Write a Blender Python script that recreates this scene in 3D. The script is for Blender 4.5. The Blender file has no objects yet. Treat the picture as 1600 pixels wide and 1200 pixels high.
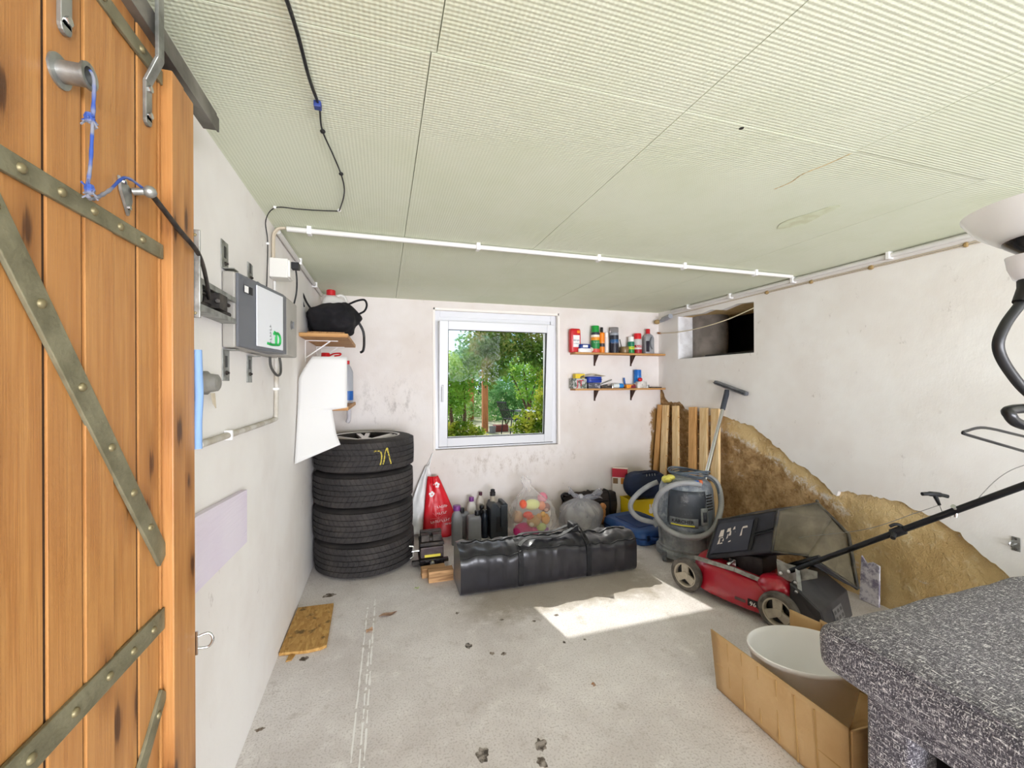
import bpy, bmesh, math, random
from math import sin, cos, pi, radians as R
from mathutils import Vector, Matrix, noise as mnoise

scene = bpy.context.scene
COL = scene.collection
scene.cycles.adaptive_threshold = 0.06; scene.cycles.adaptive_min_samples = 12; scene.cycles.max_bounces = 8; scene.cycles.diffuse_bounces = 6; scene.cycles.glossy_bounces = 3; scene.cycles.transparent_max_bounces = 12
scene.cycles.caustics_reflective = False; scene.cycles.caustics_refractive = False
random.seed(7)

# ------------------------------------------------------------------ camera
EYE = Vector((0.0, 0.0, 1.3085)); YAW = 0.300675; ROLL = 0.00373
cam_data = bpy.data.cameras.new('camera'); cam = bpy.data.objects.new('camera', cam_data); COL.objects.link(cam)
cam_data.sensor_width = 36.0; cam_data.lens = 648.6 / 1600 * 36.0; cam_data.clip_start = 0.02; cam_data.clip_end = 300
def _yaw(v): return Vector((cos(YAW) * v[0] + sin(YAW) * v[1], -sin(YAW) * v[0] + cos(YAW) * v[1], v[2]))
_r = _yaw((cos(ROLL), 0, -sin(ROLL))); _u = _yaw((sin(ROLL), 0, cos(ROLL))); _f = _yaw((0, 1, 0))
cam.matrix_world = Matrix(((_r.x, _u.x, -_f.x, EYE.x), (_r.y, _u.y, -_f.y, EYE.y), (_r.z, _u.z, -_f.z, EYE.z), (0, 0, 0, 1)))
scene.camera = cam

# ------------------------------------------------------------------ exposure
vs = scene.view_settings
vs.view_transform = 'Standard'; vs.look = 'None'; vs.exposure = 0.42; vs.gamma = 1.0; vs.use_curve_mapping = False

# ------------------------------------------------------------------ world: bright summer sky with soft cloud
SKY_STRENGTH = 1.4
world = bpy.data.worlds.new('World'); scene.world = world; world.use_nodes = True
wn = world.node_tree; wn.nodes.clear()
w_out = wn.nodes.new('ShaderNodeOutputWorld'); w_bg = wn.nodes.new('ShaderNodeBackground')
w_tc = wn.nodes.new('ShaderNodeTexCoord'); w_noise = wn.nodes.new('ShaderNodeTexNoise'); w_ramp = wn.nodes.new('ShaderNodeValToRGB')
w_noise.inputs['Scale'].default_value = 3.0; w_noise.inputs['Detail'].default_value = 6.0
w_ramp.color_ramp.elements[0].position = 0.42; w_ramp.color_ramp.elements[0].color = (0.50, 0.66, 0.88, 1)
w_ramp.color_ramp.elements[1].position = 0.56; w_ramp.color_ramp.elements[1].color = (0.95, 0.97, 1.0, 1)
wn.links.new(w_tc.outputs['Generated'], w_noise.inputs['Vector']); wn.links.new(w_noise.outputs['Fac'], w_ramp.inputs['Fac'])
wn.links.new(w_ramp.outputs['Color'], w_bg.inputs['Color']); wn.links.new(w_bg.outputs['Background'], w_out.inputs['Surface'])
w_bg.inputs['Strength'].default_value = SKY_STRENGTH

# ------------------------------------------------------------------ sun through the garden window
sun_data = bpy.data.lights.new('sun', 'SUN'); sun = bpy.data.objects.new('sun', sun_data); COL.objects.link(sun)
sun_data.energy = 3.8; sun_data.angle = R(0.6); sun_data.color = (1.0, 0.965, 0.90)
sun.rotation_euler = Vector((0.37, -1.863, -1.815)).to_track_quat('-Z', 'Y').to_euler()

# ------------------------------------------------------------------ daylight entering at the open garage front
door_light = bpy.data.lights.new('garage_opening_daylight', 'AREA'); dl = bpy.data.objects.new('garage_opening_daylight', door_light); COL.objects.link(dl)
door_light.shape = 'RECTANGLE'; door_light.size = 5.0; door_light.size_y = 1.5; door_light.energy = 455.0; door_light.color = (0.905, 0.915, 1.0)
dl.location = (1.14, -4.4, 0.75); dl.rotation_euler = (R(95), 0, 0)   # most of it bounces up off the sunlit forecourt

# ------------------------------------------------------------------ helpers
def lin(c):
    if isinstance(c, str):
        c = c.lstrip('#'); c = tuple(int(c[i:i + 2], 16) / 255 for i in (0, 2, 4))
    return tuple((x / 12.92 if x <= 0.04045 else ((x + 0.055) / 1.055) ** 2.4) for x in c[:3]) + (1.0,)

MATS = {}
def mat(name, col, rough=0.6, metal=0.0, var=None, vscale=6.0, vlo=0.4, vhi=0.65, stretch=(1, 1, 1), bump=0.0, bscale=40.0, bstretch=None, spec=0.5,
        coat=0.0, alpha=1.0, trans=0.0, ior=1.45, sheen=0.0, detail=5.0, bdist=0.01, sss=0.0):
    if name in MATS: return MATS[name]
    m = bpy.data.materials.new(name); m.use_nodes = True; nt = m.node_tree; b = nt.nodes['Principled BSDF']
    b.inputs['Base Color'].default_value = lin(col); b.inputs['Roughness'].default_value = rough; b.inputs['Metallic'].default_value = metal
    b.inputs['Specular IOR Level'].default_value = spec; b.inputs['Coat Weight'].default_value = coat; b.inputs['Alpha'].default_value = alpha
    b.inputs['Transmission Weight'].default_value = trans; b.inputs['IOR'].default_value = ior; b.inputs['Sheen Weight'].default_value = sheen
    if var or bump:
        tc = nt.nodes.new('ShaderNodeTexCoord')
    if var:
        mp = nt.nodes.new('ShaderNodeMapping'); mp.inputs['Scale'].default_value = stretch
        nz = nt.nodes.new('ShaderNodeTexNoise'); nz.inputs['Scale'].default_value = vscale; nz.inputs['Detail'].default_value = detail
        rp = nt.nodes.new('ShaderNodeValToRGB'); rp.color_ramp.elements[0].position = vlo; rp.color_ramp.elements[1].position = vhi
        rp.color_ramp.elements[0].color = lin(col); rp.color_ramp.elements[1].color = lin(var)
        nt.links.new(tc.outputs['Object'], mp.inputs['Vector']); nt.links.new(mp.outputs['Vector'], nz.inputs['Vector'])
        nt.links.new(nz.outputs['Fac'], rp.inputs['Fac']); nt.links.new(rp.outputs['Color'], b.inputs['Base Color'])
    if bump:
        mp2 = nt.nodes.new('ShaderNodeMapping'); mp2.inputs['Scale'].default_value = bstretch or stretch
        n2 = nt.nodes.new('ShaderNodeTexNoise'); n2.inputs['Scale'].default_value = bscale; n2.inputs['Detail'].default_value = 6.0
        bp = nt.nodes.new('ShaderNodeBump'); bp.inputs['Strength'].default_value = bump; bp.inputs['Distance'].default_value = bdist
        nt.links.new(tc.outputs['Object'], mp2.inputs['Vector']); nt.links.new(mp2.outputs['Vector'], n2.inputs['Vector'])
        nt.links.new(n2.outputs['Fac'], bp.inputs['Height']); nt.links.new(bp.outputs['Normal'], b.inputs['Normal'])
    MATS[name] = m
    return m

class NB:
    """small node-tree builder on a Principled material"""
    def __init__(s, name):
        s.m = bpy.data.materials.new(name); s.m.use_nodes = True; s.nt = s.m.node_tree; s.b = s.nt.nodes['Principled BSDF']
        s.tc = s.nt.nodes.new('ShaderNodeTexCoord'); s.obj = s.tc.outputs['Object']
    def n(s, typ, **kw):
        nd = s.nt.nodes.new(typ)
        for k, v in kw.items():
            if k in nd.inputs.keys() if hasattr(nd.inputs, 'keys') else False: pass
            setattr(nd, k, v)
        return nd
    def link(s, a, b): s.nt.links.new(a, b)
    def val(s, sock, v):
        if hasattr(v, 'is_output'): s.link(v, sock)
        else: sock.default_value = v
    def math(s, op, a, b=None, c=None, clamp=False):
        nd = s.n('ShaderNodeMath', operation=op); nd.use_clamp = clamp
        s.val(nd.inputs[0], a)
        if b is not None: s.val(nd.inputs[1], b)
        if c is not None: s.val(nd.inputs[2], c)
        return nd.outputs[0]
    def mapping(s, scale=(1, 1, 1), loc=(0, 0, 0), rot=(0, 0, 0), vec=None):
        nd = s.n('ShaderNodeMapping'); nd.inputs['Scale'].default_value = scale; nd.inputs['Location'].default_value = loc; nd.inputs['Rotation'].default_value = rot
        s.link(vec or s.obj, nd.inputs['Vector']); return nd.outputs[0]
    def noise(s, scale, detail=5.0, vec=None, rough=0.5, dist=0.0):
        nd = s.n('ShaderNodeTexNoise'); nd.inputs['Scale'].default_value = scale; nd.inputs['Detail'].default_value = detail
        nd.inputs['Roughness'].default_value = rough; nd.inputs['Distortion'].default_value = dist
        s.link(vec or s.obj, nd.inputs['Vector']); return nd.outputs['Fac']
    def voronoi(s, scale, vec=None, feature='F1', out='Distance'):
        nd = s.n('ShaderNodeTexVoronoi', feature=feature); nd.inputs['Scale'].default_value = scale
        s.link(vec or s.obj, nd.inputs['Vector']); return nd.outputs[out]
    def step(s, fac, lo, hi, a=0.0, b=1.0):
        nd = s.n('ShaderNodeMapRange'); nd.interpolation_type = 'SMOOTHSTEP'; s.val(nd.inputs[0], fac)
        nd.inputs[1].default_value = lo; nd.inputs[2].default_value = hi; nd.inputs[3].default_value = a; nd.inputs[4].default_value = b
        return nd.outputs[0]
    def mix(s, fac, a, b):
        nd = s.n('ShaderNodeMix', data_type='RGBA'); s.val(nd.inputs[0], fac)
        for sock, v in ((nd.inputs[6], a), (nd.inputs[7], b)):
            if hasattr(v, 'is_output'): s.link(v, sock)
            else: sock.default_value = lin(v)
        return nd.outputs[2]
    def xyz(s, vec=None):
        nd = s.n('ShaderNodeSeparateXYZ'); s.link(vec or s.obj, nd.inputs[0]); return nd.outputs
    def base(s, c): s.link(c, s.b.inputs['Base Color'])
    def bump(s, h, strength=0.3, dist=0.01, chain=None):
        nd = s.n('ShaderNodeBump'); nd.inputs['Strength'].default_value = strength; nd.inputs['Distance'].default_value = dist
        s.link(h, nd.inputs['Height'])
        if chain is not None: s.link(chain, nd.inputs['Normal'])
        s.link(nd.outputs[0], s.b.inputs['Normal']); return nd.outputs[0]
    def done(s, rough=0.7, metal=0.0, spec=0.5):
        s.b.inputs['Roughness'].default_value = rough; s.b.inputs['Metallic'].default_value = metal; s.b.inputs['Specular IOR Level'].default_value = spec
        MATS[s.m.name] = s.m; return s.m

def frame_from(d, up=Vector((0, 0, 1))):
    d = Vector(d).normalized()
    if abs(d.dot(up)) > 0.98: up = Vector((0, 1, 0)) if abs(d.y) < 0.9 else Vector((1, 0, 0))
    a = up.cross(d).normalized(); b = d.cross(a).normalized()
    return a, b

class MB:
    """collects shapes; build() links them as ONE mesh object"""
    def __init__(s): s.v = []; s.f = []; s.mi = []
    def add(s, vs, fs, mi=0):
        o = len(s.v); s.v += [tuple(v) for v in vs]; s.f += [tuple(i + o for i in f) for f in fs]; s.mi += [mi] * len(fs); return s
    def box(s, a, b, mi=0):
        x0, y0, z0 = (min(a[i], b[i]) for i in range(3)); x1, y1, z1 = (max(a[i], b[i]) for i in range(3))
        return s.add([(x0, y0, z0), (x1, y0, z0), (x1, y1, z0), (x0, y1, z0), (x0, y0, z1), (x1, y0, z1), (x1, y1, z1), (x0, y1, z1)],
                     [(0, 3, 2, 1), (4, 5, 6, 7), (0, 1, 5, 4), (1, 2, 6, 5), (2, 3, 7, 6), (3, 0, 4, 7)], mi)
    def hexa(s, p, mi=0):
        return s.add(p, [(0, 3, 2, 1), (4, 5, 6, 7), (0, 1, 5, 4), (1, 2, 6, 5), (2, 3, 7, 6), (3, 0, 4, 7)], mi)
    def bar(s, a, b, w, h, up=(0, 0, 1), mi=0):
        a = Vector(a); b = Vector(b); x, y = frame_from(b - a, Vector(up)); x = x * w / 2; y = y * h / 2
        return s.hexa([a - x - y, a + x - y, a + x + y, a - x + y, b - x - y, b + x - y, b + x + y, b - x + y], mi)
    def tube(s, path, r, n=8, closed=False, mi=0, caps=True):
        P = [Vector(p) for p in path]; N = len(P); rs = r if isinstance(r, (list, tuple)) else [r] * N
        ref = None; rings = []
        for i in range(N):
            if closed: t = P[(i + 1) % N] - P[i - 1]
            else: t = P[min(i + 1, N - 1)] - P[max(i - 1, 0)]
            if t.length < 1e-9: t = Vector((0, 0, 1))
            t.normalize()
            if ref is None: ref, _ = frame_from(t)
            a = ref - t * ref.dot(t)
            if a.length < 1e-6: a, _ = frame_from(t)
            a.normalize(); ref = a; b = t.cross(a)
            rings.append([P[i] + (a * cos(2 * pi * k / n) + b * sin(2 * pi * k / n)) * rs[i] for k in range(n)])
        vs = [v for ring in rings for v in ring]; fs = []
        for i in range(N if closed else N - 1):
            j = (i + 1) % N
            for k in range(n): fs.append((i * n + k, i * n + (k + 1) % n, j * n + (k + 1) % n, j * n + k))
        if caps and not closed:
            fs.append(tuple(reversed(range(n)))); fs.append(tuple((N - 1) * n + k for k in range(n)))
        return s.add(vs, fs, mi)
    def lathe(s, prof, n=24, c=(0, 0, 0), ax='z', mi=0, sx=1.0, sy=1.0, cap0=False, cap1=False, mis=None):
        c = Vector(c); vs = []; N = len(prof)
        for r, h in prof:
            for k in range(n):
                a = 2 * pi * k / n; u = r * cos(a) * sx; w = r * sin(a) * sy
                p = {'z': (u, w, h), 'x': (h, u, w), 'y': (w, h, u)}[ax]; vs.append(c + Vector(p))
        fs = []
        o = len(s.f)
        for i in range(N - 1):
            for k in range(n): fs.append((i * n + k, i * n + (k + 1) % n, (i + 1) * n + (k + 1) % n, (i + 1) * n + k))
        if cap0: fs.append(tuple(reversed(range(n))))
        if cap1: fs.append(tuple((N - 1) * n + k for k in range(n)))
        s.add(vs, fs, mi)
        if mis:
            for i in range(N - 1):
                for k in range(n): s.mi[o + i * n + k] = mis[i]
        return s
    def prism(s, poly, a, b, plane='xy', mi=0):
        """poly 2D extruded a..b along the remaining axis"""
        n = len(poly)
        def P(p, h): return {'xy': (p[0], p[1], h), 'xz': (p[0], h, p[1]), 'yz': (h, p[0], p[1])}[plane]
        area = sum(poly[i][0] * poly[(i + 1) % n][1] - poly[(i + 1) % n][0] * poly[i][1] for i in range(n))
        if area < 0: poly = list(reversed(poly))
        vs = [P(p, a) for p in poly] + [P(p, b) for p in poly]
        fs = [tuple(reversed(range(n))), tuple(range(n, 2 * n))] + [(i, (i + 1) % n, n + (i + 1) % n, n + i) for i in range(n)]
        return s.add(vs, fs, mi)
    def grid(s, fn, nu, nv, cu=False, mi=0, flip=False):
        vs = [fn(i / (nu if cu else nu - 1), j / (nv - 1)) for j in range(nv) for i in range(nu)]; fs = []
        for j in range(nv - 1):
            for i in range(nu if cu else nu - 1):
                q = (j * nu + i, j * nu + (i + 1) % nu, (j + 1) * nu + (i + 1) % nu, (j + 1) * nu + i)
                fs.append(tuple(reversed(q)) if flip else q)
        return s.add(vs, fs, mi)
    def ball(s, c, r, n=12, mi=0):
        c = Vector(c); rr = r if isinstance(r, (tuple, list)) else (r, r, r)
        m = n // 2
        vs = [c + Vector((0, 0, -rr[2]))]
        for j in range(1, m):
            t = -pi / 2 + pi * j / m
            for k in range(n): vs.append(c + Vector((rr[0] * cos(t) * cos(2 * pi * k / n), rr[1] * cos(t) * sin(2 * pi * k / n), rr[2] * sin(t))))
        vs.append(c + Vector((0, 0, rr[2]))); fs = []
        for k in range(n): fs.append((0, 1 + (k + 1) % n, 1 + k))
        for j in range(m - 2):
            for k in range(n):
                a = 1 + j * n + k; b = 1 + j * n + (k + 1) % n; fs.append((a, b, b + n, a + n))
        L = len(vs) - 1; o = 1 + (m - 2) * n
        for k in range(n): fs.append((o + k, o + (k + 1) % n, L))
        return s.add(vs, fs, mi)
    def text(s, string, size, M4, depth=0.0006, mi=0, bold=0.0):
        if string.startswith('~'):          # print too small to read in the photograph: a row of glyph-like strokes
            rng = random.Random(len(string) * 7 + int(size * 1e4)); n = len(string); w = size * .62; o = len(s.v)
            for k in range(n):
                x = (k - (n - 1) / 2) * w; q = MB()
                q.box((-.24 * size, -.34 * size, 0), (-.13 * size, .34 * size, depth)); z = rng.choice((-.28, 0, .28)) * size; q.box((-.13 * size, z - .05 * size, 0), (.20 * size, z + .05 * size, depth))
                if rng.random() > .4: q.box((.10 * size, -.34 * size, 0), (.20 * size, rng.choice((0, .3)) * size, depth))
                s.add([M4 @ (Vector(v) + Vector((x, 0, 0))) for v in q.v], q.f, mi)
            return s
        cu = bpy.data.curves.new('t', 'FONT'); cu.body = string; cu.size = size; cu.align_x = 'CENTER'; cu.align_y = 'CENTER'; cu.extrude = depth / 2; cu.resolution_u = 2; cu.offset = bold
        o = bpy.data.objects.new('t', cu); me = bpy.data.meshes.new_from_object(o)
        s.add([M4 @ v.co for v in me.vertices], [tuple(p.vertices) for p in me.polygons], mi)
        bpy.data.objects.remove(o); bpy.data.curves.remove(cu); bpy.data.meshes.remove(me); return s
    def xf(s, M4, start=0):
        s.v = s.v[:start] + [tuple(M4 @ Vector(v)) for v in s.v[start:]]; return s
    def build(s, name, m, parent=None, loc=(0, 0, 0), rot=(0, 0, 0), smooth=None, bevel=0.0, bseg=2, sub=0, solid=0.0, jitter=0.0):
        me = bpy.data.meshes.new(name); me.from_pydata(s.v, [], s.f); me.validate()
        for mm in (m if isinstance(m, (list, tuple)) else [m]): me.materials.append(mm)
        if len(me.polygons) == len(s.mi): me.polygons.foreach_set('material_index', s.mi)
        if smooth is not None:
            me.polygons.foreach_set('use_smooth', [True] * len(me.polygons))
            if smooth < 180: me.set_sharp_from_angle(angle=R(smooth))
        me.update()
        o = bpy.data.objects.new(name, me); COL.objects.link(o); o.location = loc; o.rotation_euler = rot
        if parent is not None: o.parent = parent
        if solid:
            md = o.modifiers.new('solid', 'SOLIDIFY'); md.thickness = solid; md.offset = 0
        if bevel:
            md = o.modifiers.new('bevel', 'BEVEL'); md.width = bevel; md.segments = bseg; md.limit_method = 'ANGLE'; md.angle_limit = R(35)
        if sub:
            md = o.modifiers.new('sub', 'SUBSURF'); md.levels = sub; md.render_levels = sub
        return o

def tag(o, label=None, cat=None, group=None, kind=None):
    if label: o['label'] = label
    if cat: o['category'] = cat
    if group: o['group'] = group
    if kind: o['kind'] = kind
    return o
def thing(name, label, cat, loc=(0, 0, 0), rz=0.0, group=None, kind=None):
    o = bpy.data.objects.new(name, None); COL.objects.link(o); o.location = loc; o.rotation_euler = (0, 0, rz); o.empty_display_size = 0.05
    return tag(o, label, cat, group, kind)
def dup(root, loc, rot=None, label=None, parent=None):
    def cp(o, par):
        c = o.copy(); COL.objects.link(c)
        if par is not None: c.parent = par
        for ch in list(o.children): cp(ch, c)
        return c
    r = cp(root, parent); r.location = loc
    if rot is not None: r.rotation_euler = rot
    if label: r['label'] = label
    return r
def smoothpath(pts, n=6):
    """Catmull-Rom through points"""
    P = [Vector(p) for p in pts]; out = []
    for i in range(len(P) - 1):
        p0 = P[max(i - 1, 0)]; p1 = P[i]; p2 = P[i + 1]; p3 = P[min(i + 2, len(P) - 1)]
        for k in range(n):
            t = k / n; out.append(0.5 * ((2 * p1) + (p2 - p0) * t + (2 * p0 - 5 * p1 + 4 * p2 - p3) * t * t + (3 * p1 - p0 - 3 * p2 + p3) * t ** 3))
    out.append(P[-1]); return out
def fbm(p, sc=1.0, oct=4):
    return mnoise.fractal(Vector(p) * sc, 1.0, 2.0, oct)
def onto(o, dx, dy, dz):
    """matrix with given columns"""
    o = Vector(o); dx = Vector(dx).normalized(); dy = Vector(dy).normalized(); dz = Vector(dz).normalized()
    return Matrix(((dx.x, dy.x, dz.x, o.x), (dx.y, dy.y, dz.y, o.y), (dx.z, dy.z, dz.z, o.z), (0, 0, 0, 1)))

# =================================================================== SURFACES
XL, XR, YB, ZC, YF = -0.489, 2.77, 3.718, 2.05, -2.5     # left wall, right wall, back wall, ceiling, open front

def plaster(name, c1, c2, streaks=True, mud=False):
    b = NB(name); big = b.noise(1.3, 4, rough=0.65); fine = b.noise(17, 4, vec=b.mapping((1, 1, 0.55)), rough=0.75)
    col = b.mix(b.step(big, 0.40, 0.68), c1, c2)
    col = b.mix(b.math('MULTIPLY', b.step(fine, 0.62, 0.74), b.step(big, 0.46, 0.62, 0.0, 0.4)), col, '#94897e')
    if mud:
        o = b.xyz(); nf = b.math('MULTIPLY', b.math('SUBTRACT', fine, 0.5), 0.20); xx = b.math('ADD', o[0], nf); zz = b.math('ADD', o[2], nf)
        msk = b.math('MULTIPLY', b.step(xx, 2.66, 2.70), b.step(zz, 1.02, 1.06, 1, 0)); col = b.mix(msk, col, b.mix(big, '#a9834e', '#6e5636'))
        # grime rubbed under the window
        g1 = b.math('MULTIPLY', b.step(b.math('ABSOLUTE', b.math('SUBTRACT', o[2], 0.58)), 0.02, 0.18, 1, 0), b.step(b.math('ABSOLUTE', b.math('SUBTRACT', o[0], 1.15)), 0.3, 0.75, 1, 0))
        col = b.mix(b.math('MULTIPLY', g1, b.step(fine, 0.46, 0.74, 0, 0.5)), col, '#9a8672')
        # dark scrapes above the tyres, left of the window
        g2 = b.math('MULTIPLY', b.step(b.math('ABSOLUTE', b.math('SUBTRACT', o[2], 1.15)), 0.05, 0.3, 1, 0), b.step(b.math('ABSOLUTE', b.math('SUBTRACT', o[0], 0.05)), 0.1, 0.35, 1, 0))
        col = b.mix(b.math('MULTIPLY', g2, b.step(fine, 0.46, 0.70, 0, 0.45)), col, '#8a8078')
    b.base(col)
    b.bump(b.math('ADD', big, b.math('MULTIPLY', fine, 0.2)), 0.35, 0.02)
    return b.done(0.92, spec=0.2)
M_WALL_B = plaster('plaster_back', '#e6e0dc', '#dcd3cc', mud=True)
M_WALL_L = plaster('plaster_left', '#f0edea', '#e8e3df')
M_WALL_R = plaster('plaster_right', '#f0eeeb', '#e8e3de')

b = NB('loam_render')           # exposed clay render behind the fallen plaster
n1 = b.noise(2.2, 4, rough=0.7); n2 = b.noise(15, 5, rough=0.75); o = b.xyz()
c = b.mix(b.step(n1, 0.38, 0.62), '#e3c894', '#d2b27e'); c = b.mix(b.step(n2, 0.52, 0.75), c, '#eedcb4')
low = b.math('ADD', b.math('ADD', o[2], b.math('MULTIPLY', o[1], -0.41)), b.math('ADD', b.math('MULTIPLY', b.math('SUBTRACT', n1, 0.5), 0.30), 0.27))
c = b.mix(b.math('MULTIPLY', b.step(low, -0.04, 0.03, 1, 0), b.step(o[1], 1.75, 2.0)), c, b.mix(b.step(n2, .3, .7), '#8d6c44', '#c2a275'))
c = b.mix(b.math('MULTIPLY', b.math('MULTIPLY', b.step(b.math('ABSOLUTE', low), .0, .05, 1, 0), b.step(o[1], 1.75, 2.0)), b.step(n2, .45, .6)), c, '#ddd3c6')     # damp darker loam towards the corner
wh = b.noise(5, 5, vec=b.mapping((1, 1.0, 1.6), rot=(0.6, 0, 0)), rough=0.8); c = b.mix(b.step(wh, 0.60, 0.70, 0, 0.7), c, '#d8cfc4')
b.base(c); b.bump(n2, 0.9, 0.025); M_LOAM = b.done(0.95, spec=0.15)

b = NB('concrete_floor'); o = b.xyz()
n1 = b.noise(1.4, 4, rough=0.62); n2 = b.noise(8, 5, rough=0.7); n3 = b.noise(130, 1)
c = b.mix(b.step(n1, 0.34, 0.64), '#cfc8c5', '#e4dfdd'); c = b.mix(b.step(n2, 0.52, 0.72, 0, 0.7), c, '#ece8e5'); c = b.mix(b.step(n2, 0.44, 0.30, 0, 0.6), c, '#bdb4ae')
c = b.mix(b.step(n3, 0.50, 0.70, 0, 0.45), c, '#a89f98')
# shadow of the long bag painted darker into the cement
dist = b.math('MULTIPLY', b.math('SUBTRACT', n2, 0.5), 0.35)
bag_shade = b.math('MULTIPLY', b.step(b.math('ADD', b.math('ABSOLUTE', b.math('SUBTRACT', o[0], 1.12)), dist), 0.45, 0.75, 1, 0), b.step(b.math('ADD', b.math('ABSOLUTE', b.math('SUBTRACT', o[1], 2.5)), dist), 0.20, 0.36, 1, 0))
c = b.mix(b.math('MULTIPLY', bag_shade, 0.75), c, '#9a8f80'); b.base(c)
b.bump(b.math('ADD', b.math('MULTIPLY', n3, 0.35), n2), 0.3, 0.008); M_FLOOR = b.done(0.85, spec=0.3)

b = NB('green_foam_tile')       # embossed polystyrene ceiling tile
rv = b.mapping((1, 1, 1), rot=(0, 0, R(45))); w = b.xyz(rv)
g = b.math('MULTIPLY', b.math('SINE', b.math('MULTIPLY', w[0], 420)), b.math('SINE', b.math('MULTIPLY', w[1], 420)))
c = b.mix(b.step(b.noise(2.1, 4, rough=0.7), 0.38, 0.72), '#e0e4d0', '#dadfc7'); c = b.mix(b.step(g, 0.05, 0.6, 0, 0.22), c, '#c3c9ab')
b.base(c)
b.bump(b.math('MULTIPLY', g, -1.0), 0.22, 0.003); M_CEIL = b.done(0.8, spec=0.3)

b = NB('stained_pine'); mpv = b.mapping((9, 9, 0.55)); o = b.xyz()
gr = b.noise(7, 3, vec=mpv, rough=0.6, dist=0.5); fib = b.noise(60, 1, vec=b.mapping((6, 6, 0.12)))
rnd = b.n('ShaderNodeObjectInfo').outputs['Random']
c = b.mix(b.step(gr, 0.34, 0.66), '#c08b52', '#ab7440'); c = b.mix(b.step(fib, 0.45, 0.75, 0, 0.22), c, '#9c6630')
c = b.mix(b.math('MULTIPLY', rnd, 0.45), c, '#b27a44')
kn = b.n('ShaderNodeTexVoronoi'); kn.voronoi_dimensions = '2D'; kn.inputs['Scale'].default_value = 1.0
cmb = b.n('ShaderNodeCombineXYZ'); b.link(b.math('ADD', b.math('MULTIPLY', o[1], 9.0), b.math('MULTIPLY', rnd, 17.0)), cmb.inputs[0]); b.link(b.math('ADD', b.math('MULTIPLY', o[2], 3.2), b.math('MULTIPLY', rnd, 31.0)), cmb.inputs[1])
b.link(cmb.outputs[0], kn.inputs['Vector']); kd = kn.outputs['Distance']; kd = b.math('ADD', kd, b.math('MULTIPLY', b.math('SUBTRACT', gr, 0.5), 0.25))
c = b.mix(b.step(kd, 0.05, 0.30, 0.65, 0), c, '#86552a'); c = b.mix(b.step(kd, 0.03, 0.10, 0.9, 0), c, '#4a2a14'); b.base(c)
b.bump(b.math('ADD', gr, b.math('MULTIPLY', fib, 0.5)), 0.18, 0.004); M_PINE = b.done(0.42, spec=0.4)

def wood(name, c1, c2, ax=(0.4, 8, 8), rough=0.6, knots=True, sc=6):
    b = NB(name); v = b.mapping(ax); g = b.noise(sc, 3, vec=v, dist=0.8, rough=0.6); f = b.noise(sc * 8, 1, vec=b.mapping(tuple(a * 1.5 if a > 1 else a * .5 for a in ax)))
    c = b.mix(b.step(g, 0.35, 0.65), c1, c2); c = b.mix(b.step(f, 0.5, 0.75, 0, 0.3), c, c2); b.base(c); b.bump(g, 0.15, 0.004); return b.done(rough)
M_SHELF = wood('shelf_pine', '#c99a5e', '#a87540'); M_SLAT = wood('slat_pine', '#f2d6a4', '#e0b97e', (8, 8, 0.4)); M_BEAM = wood('offcut_pine', '#c49a6c', '#8f6a45', (0.6, 7, 7), 0.8)
M_SLAT2 = wood('slat_pine_dark', '#e2b070', '#cb9654', (8, 8, 0.4))

M_WHITE = mat('white_plastic', '#f0efee', 0.35); M_PVC = mat('window_pvc', '#e3e4e8', 0.35, spec=0.5); M_GASKET = mat('rubber_gasket', '#1a1a1b', 0.7)
M_STEEL = mat('galvanised_steel', '#a9aaa6', 0.45, 0.75, var='#7f807b', vscale=25, bump=0.1, bscale=60); M_CHROME = mat('chrome', '#d5d6d8', 0.16, 1.0)
M_IRON = mat('green_grey_strap_iron', '#8b866d', 0.6, 0.35, var='#736e57', vscale=18, bump=0.2, bscale=80, stretch=(1, 1, 1)); M_BRASSY = mat('tarnished_bolt', '#8a8060', 0.5, 0.6)
M_BLACK = mat('black_plastic', '#1b1b1d', 0.45); M_BLACKM = mat('black_paint_metal', '#17171a', 0.3, 0.3, coat=0.2); M_DARK = mat('dark_steel', '#3b3836', 0.55, 0.6, var='#57504a', vscale=30)
M_CONDUIT = mat('grey_white_conduit', '#dcdad6', 0.5); M_PINK = mat('beige_cable', '#c8bba6', 0.6); M_GROUT = mat('tan_putty', '#a58a5c', 0.9, bump=0.4)
M_RED = mat('red_plastic', '#c81f27', 0.35); M_BLUEP = mat('blue_plastic', '#1f5fae', 0.4)

# =================================================================== STRUCTURE
def struct(o): o['kind'] = 'structure'; return o
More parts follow.
